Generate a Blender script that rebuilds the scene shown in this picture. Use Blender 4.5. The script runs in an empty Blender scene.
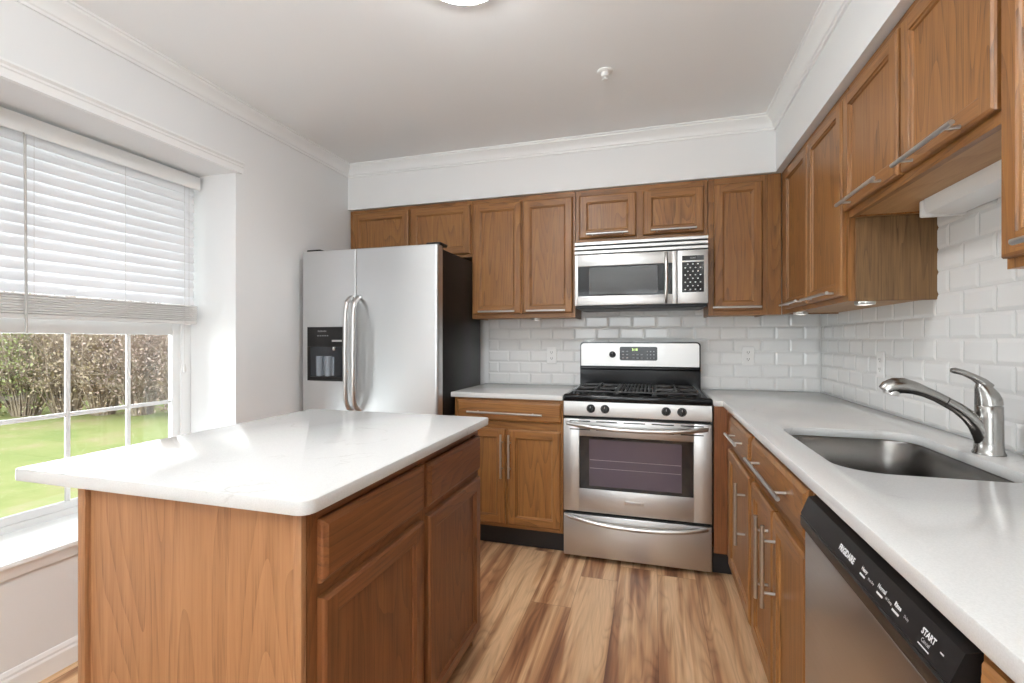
import bpy, bmesh, math, random
from mathutils import Vector, Matrix
random.seed(7)
PI = math.pi
C = bpy.context.scene.collection
S = bpy.context.scene

# ------------------------------------------------------------------ camera
cam_d = bpy.data.cameras.new('camera')
cam = bpy.data.objects.new('camera', cam_d); C.objects.link(cam)
cam.location = (-0.970, -3.266, 1.2227)
cam.rotation_euler = (PI/2, 0, 0.2883)
cam_d.sensor_fit = 'HORIZONTAL'; cam_d.sensor_width = 36.0
cam_d.lens = 475.65/1024*36
cam_d.shift_y = -(341.5-340.45)/1024
cam_d.clip_start = 0.05
S.camera = cam

# ------------------------------------------------------------------ world, lights, exposure
S.view_settings.view_transform = 'Standard'
S.view_settings.look = 'None'
S.view_settings.gamma = 1
S.view_settings.use_curve_mapping = False
S.view_settings.exposure = 0.70
S.cycles.use_denoising = True
S.cycles.max_bounces = 10
S.cycles.diffuse_bounces = 6
S.cycles.glossy_bounces = 4
S.cycles.transparent_max_bounces = 12
S.cycles.sample_clamp_indirect = 6.0

W = bpy.data.worlds.new('overcast_sky'); S.world = W; W.use_nodes = True
wn = W.node_tree.nodes; wl = W.node_tree.links
wn['Background'].inputs['Color'].default_value = (0.93, 0.97, 1.0, 1)
wn['Background'].inputs['Strength'].default_value = 1.55

def area_light(name, loc, rot, sx, sy, watt, col=(1, 1, 1)):
    d = bpy.data.lights.new(name, 'AREA'); d.shape = 'RECTANGLE'; d.size = sx; d.size_y = sy
    d.energy = watt; d.color = col
    o = bpy.data.objects.new(name, d); C.objects.link(o); o.location = loc; o.rotation_euler = rot
    return o
# added fill light at the unseen dining window, tilted up for the ceiling
area_light('dining_fill', (-1.55, -5.74, 1.4), (PI/2+0.38, 0, 0), 1.7, 1.3, 22, (0.90, 0.975, 1.0))
# daylight entering by the kitchen window
area_light('window_daylight', (-3.72, -1.86, 1.22), (0, -PI/2-0.45, 0), 1.5, 1.0, 25, (0.91, 0.975, 1.0))
LAMP_WATT = 10.0
PENDANT_WATT = 5.0
FILL_UPLIGHT_WATT = 66.0

# ------------------------------------------------------------------ material helpers
def new_mat(name):
    m = bpy.data.materials.new(name); m.use_nodes = True
    nt = m.node_tree; b = nt.nodes['Principled BSDF']
    return m, nt, b
def node(nt, t, **kw):
    n = nt.nodes.new(t)
    for k, v in kw.items(): setattr(n, k, v)
    return n
def link(nt, a, b): nt.links.new(a, b)
def math_node(nt, op, a, b=None, c=None):
    n = node(nt, 'ShaderNodeMath', operation=op)
    for i, v in enumerate((a, b, c)):
        if v is None: continue
        if isinstance(v, (int, float)): n.inputs[i].default_value = v
        else: link(nt, v, n.inputs[i])
    return n.outputs[0]
def ramp(nt, fac, stops):
    r = node(nt, 'ShaderNodeValToRGB'); els = r.color_ramp.elements
    while len(els) < len(stops): els.new(0.5)
    for e, (p, c) in zip(els, stops):
        e.position = p; e.color = (c[0], c[1], c[2], 1)
    link(nt, fac, r.inputs[0]); return r.outputs[0]
def mixc(nt, fac, a, b, mode='MIX'):
    n = node(nt, 'ShaderNodeMix', data_type='RGBA', blend_type=mode)
    for i, v in ((0, fac), (6, a), (7, b)):
        if isinstance(v, (int, float)): n.inputs[i].default_value = v
        elif isinstance(v, tuple): n.inputs[i].default_value = (v[0], v[1], v[2], 1)
        else: link(nt, v, n.inputs[i])
    return n.outputs[2]
def lin(r, g, b):
    f = lambda c: c/12.92 if c <= 0.04045 else ((c+0.055)/1.055)**2.4
    return (f(r/255), f(g/255), f(b/255))

def plain(name, col, rough=0.5, metal=0.0, spec=0.5, coat=0.0, noise=0.0, nscale=40):
    m, nt, b = new_mat(name)
    b.inputs['Base Color'].default_value = (*col, 1)
    b.inputs['Roughness'].default_value = rough
    b.inputs['Metallic'].default_value = metal
    b.inputs['Specular IOR Level'].default_value = spec
    b.inputs['Coat Weight'].default_value = coat
    if noise:
        tc = node(nt, 'ShaderNodeTexCoord'); n = node(nt, 'ShaderNodeTexNoise')
        n.inputs['Scale'].default_value = nscale; n.inputs['Detail'].default_value = 4
        link(nt, tc.outputs['Object'], n.inputs['Vector'])
        bp = node(nt, 'ShaderNodeBump'); bp.inputs['Strength'].default_value = noise
        bp.inputs['Distance'].default_value = 0.002
        link(nt, n.outputs[0], bp.inputs['Height']); link(nt, bp.outputs[0], b.inputs['Normal'])
    return m

def oak(name, axis, light=(155, 107, 58), mid=(136, 90, 46), dark=(78, 47, 22), rough=0.38, rings=9.0, across=4.5):
    """honey oak with the grain running along the given axis"""
    m, nt, b = new_mat(name)
    tc = node(nt, 'ShaderNodeTexCoord'); oi = node(nt, 'ShaderNodeObjectInfo')
    off = node(nt, 'ShaderNodeVectorMath', operation='SCALE')
    cmb = node(nt, 'ShaderNodeCombineXYZ')
    for i, k in enumerate((17.0, 23.0, 31.0)):
        link(nt, math_node(nt, 'MULTIPLY', oi.outputs['Random'], k), cmb.inputs[i])
    add = node(nt, 'ShaderNodeVectorMath', operation='ADD')
    link(nt, tc.outputs['Object'], add.inputs[0]); link(nt, cmb.outputs[0], add.inputs[1])
    def stretched(across, along):
        mp = node(nt, 'ShaderNodeMapping'); s = [across]*3; s['xyz'.index(axis)] = along
        mp.inputs['Scale'].default_value = s; link(nt, add.outputs[0], mp.inputs['Vector']); return mp.outputs[0]
    n1 = node(nt, 'ShaderNodeTexNoise'); n1.inputs['Scale'].default_value = 1.0; n1.inputs['Detail'].default_value = 1.55
    n1.inputs['Distortion'].default_value = 0.25
    link(nt, stretched(across, 0.5), n1.inputs['Vector'])
    r = math_node(nt, 'FRACT', math_node(nt, 'MULTIPLY', n1.outputs[0], rings*3.6))
    r = math_node(nt, 'POWER', r, 2.5)
    n2 = node(nt, 'ShaderNodeTexNoise'); n2.inputs['Scale'].default_value = 1.0; n2.inputs['Detail'].default_value = 3.0
    link(nt, stretched(230, 9), n2.inputs['Vector'])
    n3 = node(nt, 'ShaderNodeTexNoise'); n3.inputs['Scale'].default_value = 1.0; n3.inputs['Detail'].default_value = 3.0
    link(nt, stretched(45, 1.6), n3.inputs['Vector'])
    base = ramp(nt, n3.outputs[0], [(0.3, lin(*mid)), (0.7, lin(*light))])
    pores = ramp(nt, n2.outputs[0], [(0.46, (0, 0, 0)), (0.66, (1, 1, 1))])
    fac = math_node(nt, 'MULTIPLY', r, math_node(nt, 'MULTIPLY_ADD', pores, 0.5, 0.42))
    c = mixc(nt, math_node(nt, 'MINIMUM', math_node(nt, 'MULTIPLY', fac, 0.85), 1.0), base, lin(*dark))
    c = mixc(nt, math_node(nt, 'MULTIPLY', pores, 0.22), c, lin(*dark))
    link(nt, c, b.inputs['Base Color'])
    b.inputs['Roughness'].default_value = rough
    b.inputs['Specular IOR Level'].default_value = 0.45
    bp = node(nt, 'ShaderNodeBump'); bp.inputs['Strength'].default_value = 0.12; bp.inputs['Distance'].default_value = 0.001
    link(nt, n2.outputs[0], bp.inputs['Height']); link(nt, bp.outputs[0], b.inputs['Normal'])
    return m

def brushed(name, col, rough, axis='x', amount=0.10):
    m, nt, b = new_mat(name)
    b.inputs['Base Color'].default_value = (*col, 1); b.inputs['Metallic'].default_value = 1.0
    tc = node(nt, 'ShaderNodeTexCoord'); mp = node(nt, 'ShaderNodeMapping')
    s = [260.0]*3; s['xyz'.index(axis)] = 2.0; mp.inputs['Scale'].default_value = s
    link(nt, tc.outputs['Object'], mp.inputs['Vector'])
    n = node(nt, 'ShaderNodeTexNoise'); n.inputs['Scale'].default_value = 1; n.inputs['Detail'].default_value = 3
    link(nt, mp.outputs[0], n.inputs['Vector'])
    rr = math_node(nt, 'MULTIPLY_ADD', n.outputs[0], 0.14, rough-0.07)
    link(nt, rr, b.inputs['Roughness'])
    bp = node(nt, 'ShaderNodeBump'); bp.inputs['Strength'].default_value = amount; bp.inputs['Distance'].default_value = 0.0005
    link(nt, n.outputs[0], bp.inputs['Height']); link(nt, bp.outputs[0], b.inputs['Normal'])
    return m

def quartz(name):
    m, nt, b = new_mat(name)
    tc = node(nt, 'ShaderNodeTexCoord')
    n = node(nt, 'ShaderNodeTexNoise'); n.inputs['Scale'].default_value = 2.6; n.inputs['Detail'].default_value = 6
    n.inputs['Distortion'].default_value = 1.4
    link(nt, tc.outputs['Object'], n.inputs['Vector'])
    v = math_node(nt, 'ABSOLUTE', math_node(nt, 'SUBTRACT', n.outputs[0], 0.52))
    n2 = node(nt, 'ShaderNodeTexNoise'); n2.inputs['Scale'].default_value = 5; n2.inputs['Detail'].default_value = 2
    link(nt, tc.outputs['Object'], n2.inputs['Vector'])
    vein = ramp(nt, v, [(0.0, (1, 1, 1)), (0.012, (0, 0, 0))])
    msk = ramp(nt, n2.outputs[0], [(0.52, (0, 0, 0)), (0.68, (1, 1, 1))])
    f = math_node(nt, 'MULTIPLY', math_node(nt, 'MULTIPLY', vein, msk), 0.45)
    n3 = node(nt, 'ShaderNodeTexNoise'); n3.inputs['Scale'].default_value = 380; n3.inputs['Detail'].default_value = 1
    link(nt, tc.outputs['Object'], n3.inputs['Vector'])
    base = ramp(nt, n3.outputs[0], [(0.35, (0.645, 0.645, 0.635)), (0.65, (0.69, 0.69, 0.68))])
    c = mixc(nt, f, base, (0.40, 0.385, 0.36))
    link(nt, c, b.inputs['Base Color'])
    b.inputs['Roughness'].default_value = 0.13; b.inputs['Specular IOR Level'].default_value = 0.5
    return m

def plank_floor(name):
    m, nt, b = new_mat(name)
    tc = node(nt, 'ShaderNodeTexCoord'); sp = node(nt, 'ShaderNodeSeparateXYZ')
    link(nt, tc.outputs['Object'], sp.inputs[0])
    PW, PL = 0.19, 1.22
    xr = math_node(nt, 'DIVIDE', sp.outputs[0], PW); row = math_node(nt, 'FLOOR', xr)
    wn1 = node(nt, 'ShaderNodeTexWhiteNoise', noise_dimensions='1D'); link(nt, row, wn1.inputs['W'])
    yo = math_node(nt, 'ADD', math_node(nt, 'DIVIDE', sp.outputs[1], PL), wn1.outputs[0]); col = math_node(nt, 'FLOOR', yo)
    idv = node(nt, 'ShaderNodeCombineXYZ'); link(nt, row, idv.inputs[0]); link(nt, col, idv.inputs[1])
    wn2 = node(nt, 'ShaderNodeTexWhiteNoise', noise_dimensions='3D'); link(nt, idv.outputs[0], wn2.inputs['Vector'])
    def coord(ax, ay):
        c = node(nt, 'ShaderNodeCombineXYZ')
        link(nt, math_node(nt, 'MULTIPLY_ADD', sp.outputs[0], ax, math_node(nt, 'MULTIPLY', wn2.outputs[0], 61.0)), c.inputs[0])
        link(nt, math_node(nt, 'MULTIPLY_ADD', sp.outputs[1], ay, math_node(nt, 'MULTIPLY', wn2.outputs[0], 37.0)), c.inputs[1])
        return c.outputs[0]
    broad = node(nt, 'ShaderNodeTexNoise'); broad.inputs['Scale'].default_value = 1; broad.inputs['Detail'].default_value = 3.5
    broad.inputs['Distortion'].default_value = 0.5
    link(nt, coord(12.5, 0.55), broad.inputs['Vector'])
    ringn = node(nt, 'ShaderNodeTexNoise'); ringn.inputs['Scale'].default_value = 1; ringn.inputs['Detail'].default_value = 1.5
    ringn.inputs['Distortion'].default_value = 0.6
    link(nt, coord(9.0, 1.3), ringn.inputs['Vector'])
    rg = math_node(nt, 'POWER', math_node(nt, 'PINGPONG', math_node(nt, 'MULTIPLY', ringn.outputs[0], 22.0), 1.0), 2.0)
    fine = node(nt, 'ShaderNodeTexNoise'); fine.inputs['Scale'].default_value = 1; fine.inputs['Detail'].default_value = 3
    link(nt, coord(150.0, 5.0), fine.inputs['Vector'])
    tone = math_node(nt, 'ADD', math_node(nt, 'MULTIPLY_ADD', broad.outputs[0], 1.95, -0.53), math_node(nt, 'MULTIPLY_ADD', wn2.outputs[0], 0.14, -0.07))
    c = ramp(nt, tone, [(0.24, lin(222, 184, 144)), (0.40, lin(198, 154, 114)), (0.54, lin(164, 116, 82)), (0.76, lin(108, 70, 50))])
    c = mixc(nt, math_node(nt, 'MULTIPLY', math_node(nt, 'MULTIPLY', rg, tone), 0.8), c, lin(98, 60, 38))
    fr = ramp(nt, fine.outputs[0], [(0.35, (1, 1, 1)), (0.75, (0.72, 0.68, 0.64))])
    c = mixc(nt, 0.6, c, fr, 'MULTIPLY')
    ex = math_node(nt, 'ABSOLUTE', math_node(nt, 'SUBTRACT', math_node(nt, 'FRACT', xr), 0.5))
    ey = math_node(nt, 'ABSOLUTE', math_node(nt, 'SUBTRACT', math_node(nt, 'FRACT', yo), 0.5))
    seam = math_node(nt, 'MAXIMUM', math_node(nt, 'GREATER_THAN', ex, 0.4925), math_node(nt, 'GREATER_THAN', ey, 0.4988))
    c = mixc(nt, math_node(nt, 'MULTIPLY', seam, 0.45), c, lin(84, 52, 34))
    link(nt, c, b.inputs['Base Color'])
    b.inputs['Roughness'].default_value = 0.36; b.inputs['Specular IOR Level'].default_value = 0.4
    return m

def glass_pane(name, tint=(1, 1, 1), refl=0.06):
    m = bpy.data.materials.new(name); m.use_nodes = True; nt = m.node_tree
    nt.nodes.remove(nt.nodes['Principled BSDF']); out = nt.nodes['Material Output']
    t = node(nt, 'ShaderNodeBsdfTransparent'); t.inputs[0].default_value = (*tint, 1)
    g = node(nt, 'ShaderNodeBsdfGlossy'); g.inputs['Roughness'].default_value = 0.02
    fr = node(nt, 'ShaderNodeFresnel'); fr.inputs[0].default_value = 1.45
    mx = node(nt, 'ShaderNodeMixShader'); link(nt, fr.outputs[0], mx.inputs[0])
    link(nt, t.outputs[0], mx.inputs[1]); link(nt, g.outputs[0], mx.inputs[2]); link(nt, mx.outputs[0], out.inputs[0])
    return m

def emit(name, col, st):
    m, nt, b = new_mat(name)
    b.inputs['Base Color'].default_value = (*col, 1)
    b.inputs['Emission Color'].default_value = (*col, 1); b.inputs['Emission Strength'].default_value = st
    return m

def leafy(name, a, b_, c_):
    m, nt, b = new_mat(name)
    tc = node(nt, 'ShaderNodeTexCoord'); n = node(nt, 'ShaderNodeTexNoise'); n.inputs['Scale'].default_value = 3.5
    n.inputs['Detail'].default_value = 6
    link(nt, tc.outputs['Object'], n.inputs['Vector'])
    link(nt, ramp(nt, n.outputs[0], [(0.3, a), (0.5, b_), (0.7, c_)]), b.inputs['Base Color'])
    b.inputs['Roughness'].default_value = 0.75
    return m

def lawn_mat(name):
    m, nt, b = new_mat(name)
    tc = node(nt, 'ShaderNodeTexCoord')
    n = node(nt, 'ShaderNodeTexNoise'); n.inputs['Scale'].default_value = 1.1; n.inputs['Detail'].default_value = 8; n.inputs['Roughness'].default_value = 0.7
    link(nt, tc.outputs['Object'], n.inputs['Vector'])
    link(nt, ramp(nt, n.outputs[0], [(0.33, lin(176, 162, 126)), (0.47, lin(156, 164, 100)), (0.7, lin(132, 152, 80))]), b.inputs['Base Color'])
    b.inputs['Roughness'].default_value = 0.9
    return m

M = {}
M['wall'] = plain('wall_paint', (0.80, 0.805, 0.805), 0.55, noise=0.03, nscale=220)
M['ceil'] = plain('ceiling_paint', (0.86, 0.865, 0.865), 0.7, noise=0.03, nscale=200)
M['trim'] = plain('trim_paint', (0.85, 0.855, 0.85), 0.35, noise=0.02, nscale=60)
M['oakz'] = oak('honey_oak_upright_grain', 'z')
M['oakx'] = oak('honey_oak_cross_grain', 'x')
M['oaky'] = oak('honey_oak_run_grain', 'y')
M['isz'] = oak('red_oak_upright_grain', 'z', (134, 85, 49), (116, 69, 37), (78, 44, 23))
M['isy'] = oak('red_oak_run_grain', 'y', (134, 85, 49), (116, 69, 37), (78, 44, 23))
M['veneer'] = oak('oak_veneer_panel', 'z', (168, 122, 84), (155, 109, 72), (118, 77, 46), rings=6)
M['rawoak'] = oak('unstained_oak_end_panel', 'z', (134, 102, 65), (110, 80, 48), (62, 42, 22), rough=0.6, rings=7, across=13)
M['under'] = oak('cabinet_bottom_veneer', 'y', (182, 142, 100), (170, 130, 88), (150, 110, 70), rough=0.5, rings=3)
M['floor'] = plank_floor('laminate_planks')
M['quartz'] = quartz('white_quartz')
M['tile'] = plain('white_glazed_tile', (0.80, 0.80, 0.79), 0.12, spec=0.5)
M['grout'] = plain('pale_grout', (0.70, 0.70, 0.69), 0.8, noise=0.1, nscale=300)
M['steel'] = brushed('brushed_steel', (0.62, 0.615, 0.605), 0.40, 'x')
M['fsteel'] = brushed('fridge_steel', (0.63, 0.635, 0.64), 0.34, 'x')
M['ysteel'] = brushed('dishwasher_steel', (0.60, 0.59, 0.58), 0.32, 'y')
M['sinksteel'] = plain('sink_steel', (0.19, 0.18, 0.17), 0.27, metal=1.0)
M['nickel'] = plain('satin_nickel', (0.62, 0.61, 0.595), 0.30, metal=1.0)
M['faucet'] = plain('faucet_nickel', (0.36, 0.35, 0.335), 0.24, metal=1.0)
M['blk'] = plain('black_enamel', (0.008, 0.008, 0.009), 0.12, spec=0.3)
M['blkp'] = plain('black_plastic', (0.012, 0.011, 0.011), 0.35, spec=0.28)
M['blkside'] = plain('black_textured_steel', (0.009, 0.008, 0.0075), 0.30, spec=0.16, noise=0.2, nscale=420)
M['iron'] = plain('cast_iron', (0.03, 0.03, 0.031), 0.30, noise=0.1, nscale=300)
M['kick'] = plain('black_toe_kick', (0.012, 0.012, 0.014), 0.4)
M['gap'] = plain('dark_gap', (0.01, 0.008, 0.006), 0.8)
M['ovenglass'] = plain('oven_glass', (0.010, 0.009, 0.010), 0.04, spec=0.5)
M['ovenscreen'] = plain('oven_screen_purple_sheen', (0.075, 0.055, 0.075), 0.10, spec=0.6)  # purple coating reflection put into the screen's base colour
M['mwglass'] = plain('microwave_glass', (0.012, 0.012, 0.013), 0.05, spec=0.5)
M['mwscreen'] = plain('microwave_screen', (0.03, 0.03, 0.03), 0.05, spec=0.9)
M['ink'] = plain('white_print', (0.78, 0.78, 0.78), 0.5)
M['greyink'] = plain('grey_print', (0.33, 0.33, 0.34), 0.5)
M['led'] = emit('clock_digits', (0.55, 0.75, 0.25), 1.2)
M['white'] = plain('white_plastic', (0.82, 0.82, 0.81), 0.3)
M['blind'] = plain('shaded_blind_slat', (0.70, 0.69, 0.675), 0.4)  # greyer than the hanging slats: the stack's shade put into the colour
M['slat'] = plain('thin_white_slat', (0.86, 0.86, 0.87), 0.4)
_nt = M['slat'].node_tree; _tr = node(_nt, 'ShaderNodeBsdfTranslucent'); _tr.inputs[0].default_value = (0.86, 0.87, 0.90, 1)
_mx = node(_nt, 'ShaderNodeMixShader'); _mx.inputs[0].default_value = 0.20
link(_nt, _nt.nodes['Principled BSDF'].outputs[0], _mx.inputs[1]); link(_nt, _tr.outputs[0], _mx.inputs[2]); link(_nt, _mx.outputs[0], _nt.nodes['Material Output'].inputs[0])
M['glass'] = glass_pane('window_glass')
M['vinyl'] = plain('white_vinyl', (0.84, 0.85, 0.85), 0.3)
M['lamp'] = emit('lit_opal_diffuser', (0.97, 0.98, 1.0), LAMP_WATT/(PI*0.062))
M['puck'] = emit('puck_lens', (1.0, 0.95, 0.88), 1.0)
M['lawn'] = lawn_mat('lawn_ground')
M['leafg'] = leafy('green_leaves', lin(110, 120, 76), lin(164, 174, 116), lin(208, 210, 162))
M['leafb'] = leafy('brown_dry_leaves', lin(138, 122, 104), lin(188, 168, 144), lin(226, 212, 188))
M['leafr'] = leafy('reddish_dry_leaves', lin(138, 118, 110), lin(186, 162, 150), lin(222, 204, 190))
M['twig'] = leafy('bare_twigs', lin(124, 110, 100), lin(170, 152, 138), lin(204, 188, 170))
M['wire'] = plain('black_wire', (0.02, 0.02, 0.02), 0.4, metal=0.6)

# ------------------------------------------------------------------ mesh helpers
class MB:
    """collects shapes in world coordinates, builds one mesh object"""
    def __init__(s): s.bm = bmesh.new(); s.mi = 0
    def mat(s, i): s.mi = i; return s
    def face(s, vs):
        try:
            f = s.bm.faces.new(vs); f.material_index = s.mi; return f
        except ValueError: return None
    def box(s, x0, x1, y0, y1, z0, z1, bev=0.0, seg=2):
        x0, x1 = sorted((x0, x1)); y0, y1 = sorted((y0, y1)); z0, z1 = sorted((z0, z1))
        v = [s.bm.verts.new(p) for p in ((x0,y0,z0),(x1,y0,z0),(x1,y1,z0),(x0,y1,z0),(x0,y0,z1),(x1,y0,z1),(x1,y1,z1),(x0,y1,z1))]
        fs = [s.face([v[i] for i in q]) for q in ((0,3,2,1),(4,5,6,7),(0,1,5,4),(1,2,6,5),(2,3,7,6),(3,0,4,7))]
        if bev:
            es = list({e for f in fs for e in f.edges})
            r = bmesh.ops.bevel(s.bm, geom=es, offset=bev, segments=seg, affect='EDGES', profile=0.5)
            for f in r['faces']: f.material_index = s.mi
        return s
    def loft(s, rings, cap0=True, cap1=True, closed=True):
        prev = None; first = None
        for ring in rings:
            cur = [s.bm.verts.new(p) for p in ring]
            if prev:
                n = len(cur)
                for i in range(n if closed else n-1): s.face([prev[i], prev[(i+1) % n], cur[(i+1) % n], cur[i]])
            else: first = cur
            prev = cur
        if cap0: s.face(list(reversed(first)))
        if cap1: s.face(prev)
        return s
    def tube(s, pts, r, seg=12, cap=True, flat=None):
        """round bar along points; r a number or a list; flat = (ratio, axis) squashes the section along axis"""
        pts = [Vector(p) for p in pts]; n = len(pts)
        rs = r if isinstance(r, (list, tuple)) else [r]*n
        rings = []; up = None
        for i, p in enumerate(pts):
            t = (pts[min(i+1, n-1)] - pts[max(i-1, 0)]).normalized()
            if up is None:
                up = Vector((0, 0, 1)) if abs(t.z) < 0.9 else Vector((1, 0, 0))
            a = t.cross(up).normalized(); b = a.cross(t).normalized(); up = b
            ring = []
            for k in range(seg):
                th = 2*PI*k/seg; q = a*math.cos(th)*rs[i] + b*math.sin(th)*rs[i]
                if flat: ax = Vector(flat[1]); q = q - ax*(q.dot(ax))*(1-flat[0])
                ring.append(p + q)
            rings.append(ring)
        return s.loft(rings, cap, cap)
    def lathe(s, prof, origin, axis=(0, 0, 1), seg=24):
        """prof = [(radius, height)]"""
        ax = Vector(axis).normalized(); o = Vector(origin)
        q = ax.to_track_quat('Z', 'Y')
        rings = [[o + q @ Vector((max(r, 1e-4)*math.cos(2*PI*k/seg), max(r, 1e-4)*math.sin(2*PI*k/seg), h)) for k in range(seg)] for r, h in prof]
        return s.loft(rings, True, True)
    def prism(s, poly, fn, a, b):
        """2-D outline swept from a to b; fn(u, v, w) -> point"""
        return s.loft([[fn(u, v, a) for u, v in poly], [fn(u, v, b) for u, v in poly]])
    def build(s, name, mats, parent=None, loc=None, smooth=35):
        bmesh.ops.recalc_face_normals(s.bm, faces=s.bm.faces[:])
        root = parent
        while root is not None and root.parent is not None: root = root.parent
        L = Vector(loc) if loc is not None else (root.location.copy() if root is not None else Vector((0, 0, 0)))
        for v in s.bm.verts: v.co -= L
        me = bpy.data.meshes.new(name); s.bm.to_mesh(me); s.bm.free()
        if not isinstance(mats, (list, tuple)): mats = [mats]
        for m in mats: me.materials.append(m)
        if smooth:
            for p in me.polygons: p.use_smooth = True
            me.set_sharp_from_angle(angle=math.radians(smooth))
        o = bpy.data.objects.new(name, me); C.objects.link(o)
        if parent is not None: o.parent = parent
        else: o.location = L
        return o

def thing(name, label, cat, loc=(0, 0, 0), group=None):
    o = bpy.data.objects.new(name, None); C.objects.link(o); o.location = loc
    o.empty_display_size = 0.1
    o['label'] = label; o['category'] = cat
    if group: o['group'] = group
    return o
def tag(o, label, cat, group=None):
    o['label'] = label; o['category'] = cat
    if group: o['group'] = group
    return o
def struct(o, label=None, cat=None):
    o['kind'] = 'structure'
    if label: o['label'] = label
    if cat: o['category'] = cat
    return o

def offset_poly(poly, d):
    """inset an outline given counter-clockwise by d"""
    n = len(poly); out = []
    for i in range(n):
        p0, p1, p2 = Vector(poly[i-1]), Vector(poly[i]), Vector(poly[(i+1) % n])
        e1 = (p1-p0).normalized(); e2 = (p2-p1).normalized()
        n1 = Vector((-e1.y, e1.x)); n2 = Vector((-e2.y, e2.x))
        b = n1+n2; b = b/(b.dot(b)/2) if b.length > 1e-6 else n1
        out.append((p1.x+b.x*d, p1.y+b.y*d))
    return out
def round_rect(x0, x1, y0, y1, r, seg=6):
    """counter-clockwise; r = one radius or four (x0y0, x1y0, x1y1, x0y1)"""
    rs = r if isinstance(r, (list, tuple)) else [r]*4
    pts = []
    for (cx, cy, a0, rr) in ((x0, y0, PI, rs[0]), (x1, y0, 1.5*PI, rs[1]), (x1, y1, 0, rs[2]), (x0, y1, .5*PI, rs[3])):
        ox = cx + (rr if cx == x0 else -rr); oy = cy + (rr if cy == y0 else -rr)
        if rr == 0: pts.append((cx, cy)); continue
        for k in range(seg+1):
            a = a0 + k*(PI/2)/seg; pts.append((ox+rr*math.cos(a), oy+rr*math.sin(a)))
    return pts
def slab(mb, poly, z0, z1, r=0.004, hole=None):
    """worktop slab: outline counter-clockwise, eased edges, optional hole (counter-clockwise)"""
    bm = mb.bm
    levels = [(r, z1), (r*0.3, z1-r*0.3), (0, z1-r), (0, z0+r), (r*0.3, z0+r*0.3), (r, z0)]
    def walls(outline, sign):
        first = prev = None
        for d, z in levels:
            cur = [bm.verts.new((x, y, z)) for x, y in offset_poly(outline, d*sign)]
            if prev:
                for i in range(len(cur)): mb.face([prev[i], prev[(i+1) % len(cur)], cur[(i+1) % len(cur)], cur[i]])
            else: first = cur
            prev = cur
        return first, prev
    t, b = walls(poly, 1)
    if not hole:
        mb.face(t); mb.face(list(reversed(b)))
    else:
        th, bh = walls(hole, -1)
        for o, h in ((t, th), (b, bh)):
            es = []
            for lp in (o, h):
                for i in range(len(lp)):
                    e = bm.edges.get((lp[i], lp[(i+1) % len(lp)])) or bm.edges.new((lp[i], lp[(i+1) % len(lp)]))
                    es.append(e)
            rr = bmesh.ops.triangle_fill(bm, use_beauty=True, edges=es)
            for g in rr['geom']:
                if isinstance(g, bmesh.types.BMFace): g.material_index = mb.mi
    return mb

def text_into(mb, txt, size, fn, spacing=1.0, bold=0.0):
    """lettering lying in the plane fn(u, v) -> point, centred on (0, 0)"""
    cu = bpy.data.curves.new('lettering', 'FONT'); cu.body = txt; cu.size = size
    cu.align_x = 'CENTER'; cu.align_y = 'CENTER'; cu.resolution_u = 2; cu.space_character = spacing; cu.offset = bold
    o = bpy.data.objects.new('lettering', cu); C.objects.link(o)
    bpy.context.view_layer.update()
    me = bpy.data.meshes.new_from_object(o.evaluated_get(bpy.context.evaluated_depsgraph_get()))
    vs = [mb.bm.verts.new(fn(v.co.x, v.co.y)) for v in me.vertices]
    for p in me.polygons: mb.face([vs[i] for i in p.vertices])
    bpy.data.objects.remove(o); bpy.data.curves.remove(cu); bpy.data.meshes.remove(me)

# mapping (u along the front, w outward, z up) -> world for the three cabinet directions
def face_back(y0): return lambda u, w, z: Vector((u, y0-w, z))       # looks to -y, u = x
def face_right(x0): return lambda u, w, z: Vector((x0-w, u, z))      # looks to -x, u = y
def face_island(x0): return lambda u, w, z: Vector((x0+w, u, z))     # looks to +x, u = y

def framed_door(parent, fn, u0, u1, z0, z1, mats, t=0.019, fw=0.046, name='door'):
    """frame-and-panel door: upright stiles, level rails, bevelled inner edge, recessed panel"""
    mb = MB(); bm = mb.bm
    def ring(d, w): return [fn(u0+d, w, z0+d), fn(u1-d, w, z0+d), fn(u1-d, w, z1-d), fn(u0+d, w, z1-d)]
    def strip(ra, rb):
        a = [bm.verts.new(p) for p in ra]; b = [bm.verts.new(p) for p in rb]
        for i in range(4):
            mb.mi = 1 if i in (0, 2) else 0
            mb.face([a[i], a[(i+1) % 4], b[(i+1) % 4], b[i]])
    mb.mi = 0
    mb.face([bm.verts.new(p) for p in ring(0, 0.0)])
    seq = [(0, 0.0), (0, t-0.007), (0.0025, t-0.003), (0.008, t)]
    for (a, b) in zip(seq, seq[1:]): strip(ring(*a), ring(*b))
    e = 0.008; f = fw
    for ua, ub in ((u0+e, u0+f), (u1-f, u1-e)):                        # stiles
        mb.mi = 0; mb.face([bm.verts.new(fn(u, t, z)) for u, z in ((ua, z0+e), (ub, z0+e), (ub, z1-e), (ua, z1-e))])
    for za, zb in ((z0+e, z0+f), (z1-f, z1-e)):                        # rails
        mb.mi = 1; mb.face([bm.verts.new(fn(u, t, z)) for u, z in ((u0+f, za), (u1-f, za), (u1-f, zb), (u0+f, zb))])
    seq = [(f, t), (f+0.002, t-0.004), (f+0.007, t-0.006), (f+0.010, t-0.011)]
    for (a, b) in zip(seq, seq[1:]): strip(ring(*a), ring(*b))
    mb.mi = 0; mb.face([bm.verts.new(p) for p in ring(f+0.010, t-0.011)])
    return mb.build(name, mats, parent, smooth=25)

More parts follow.
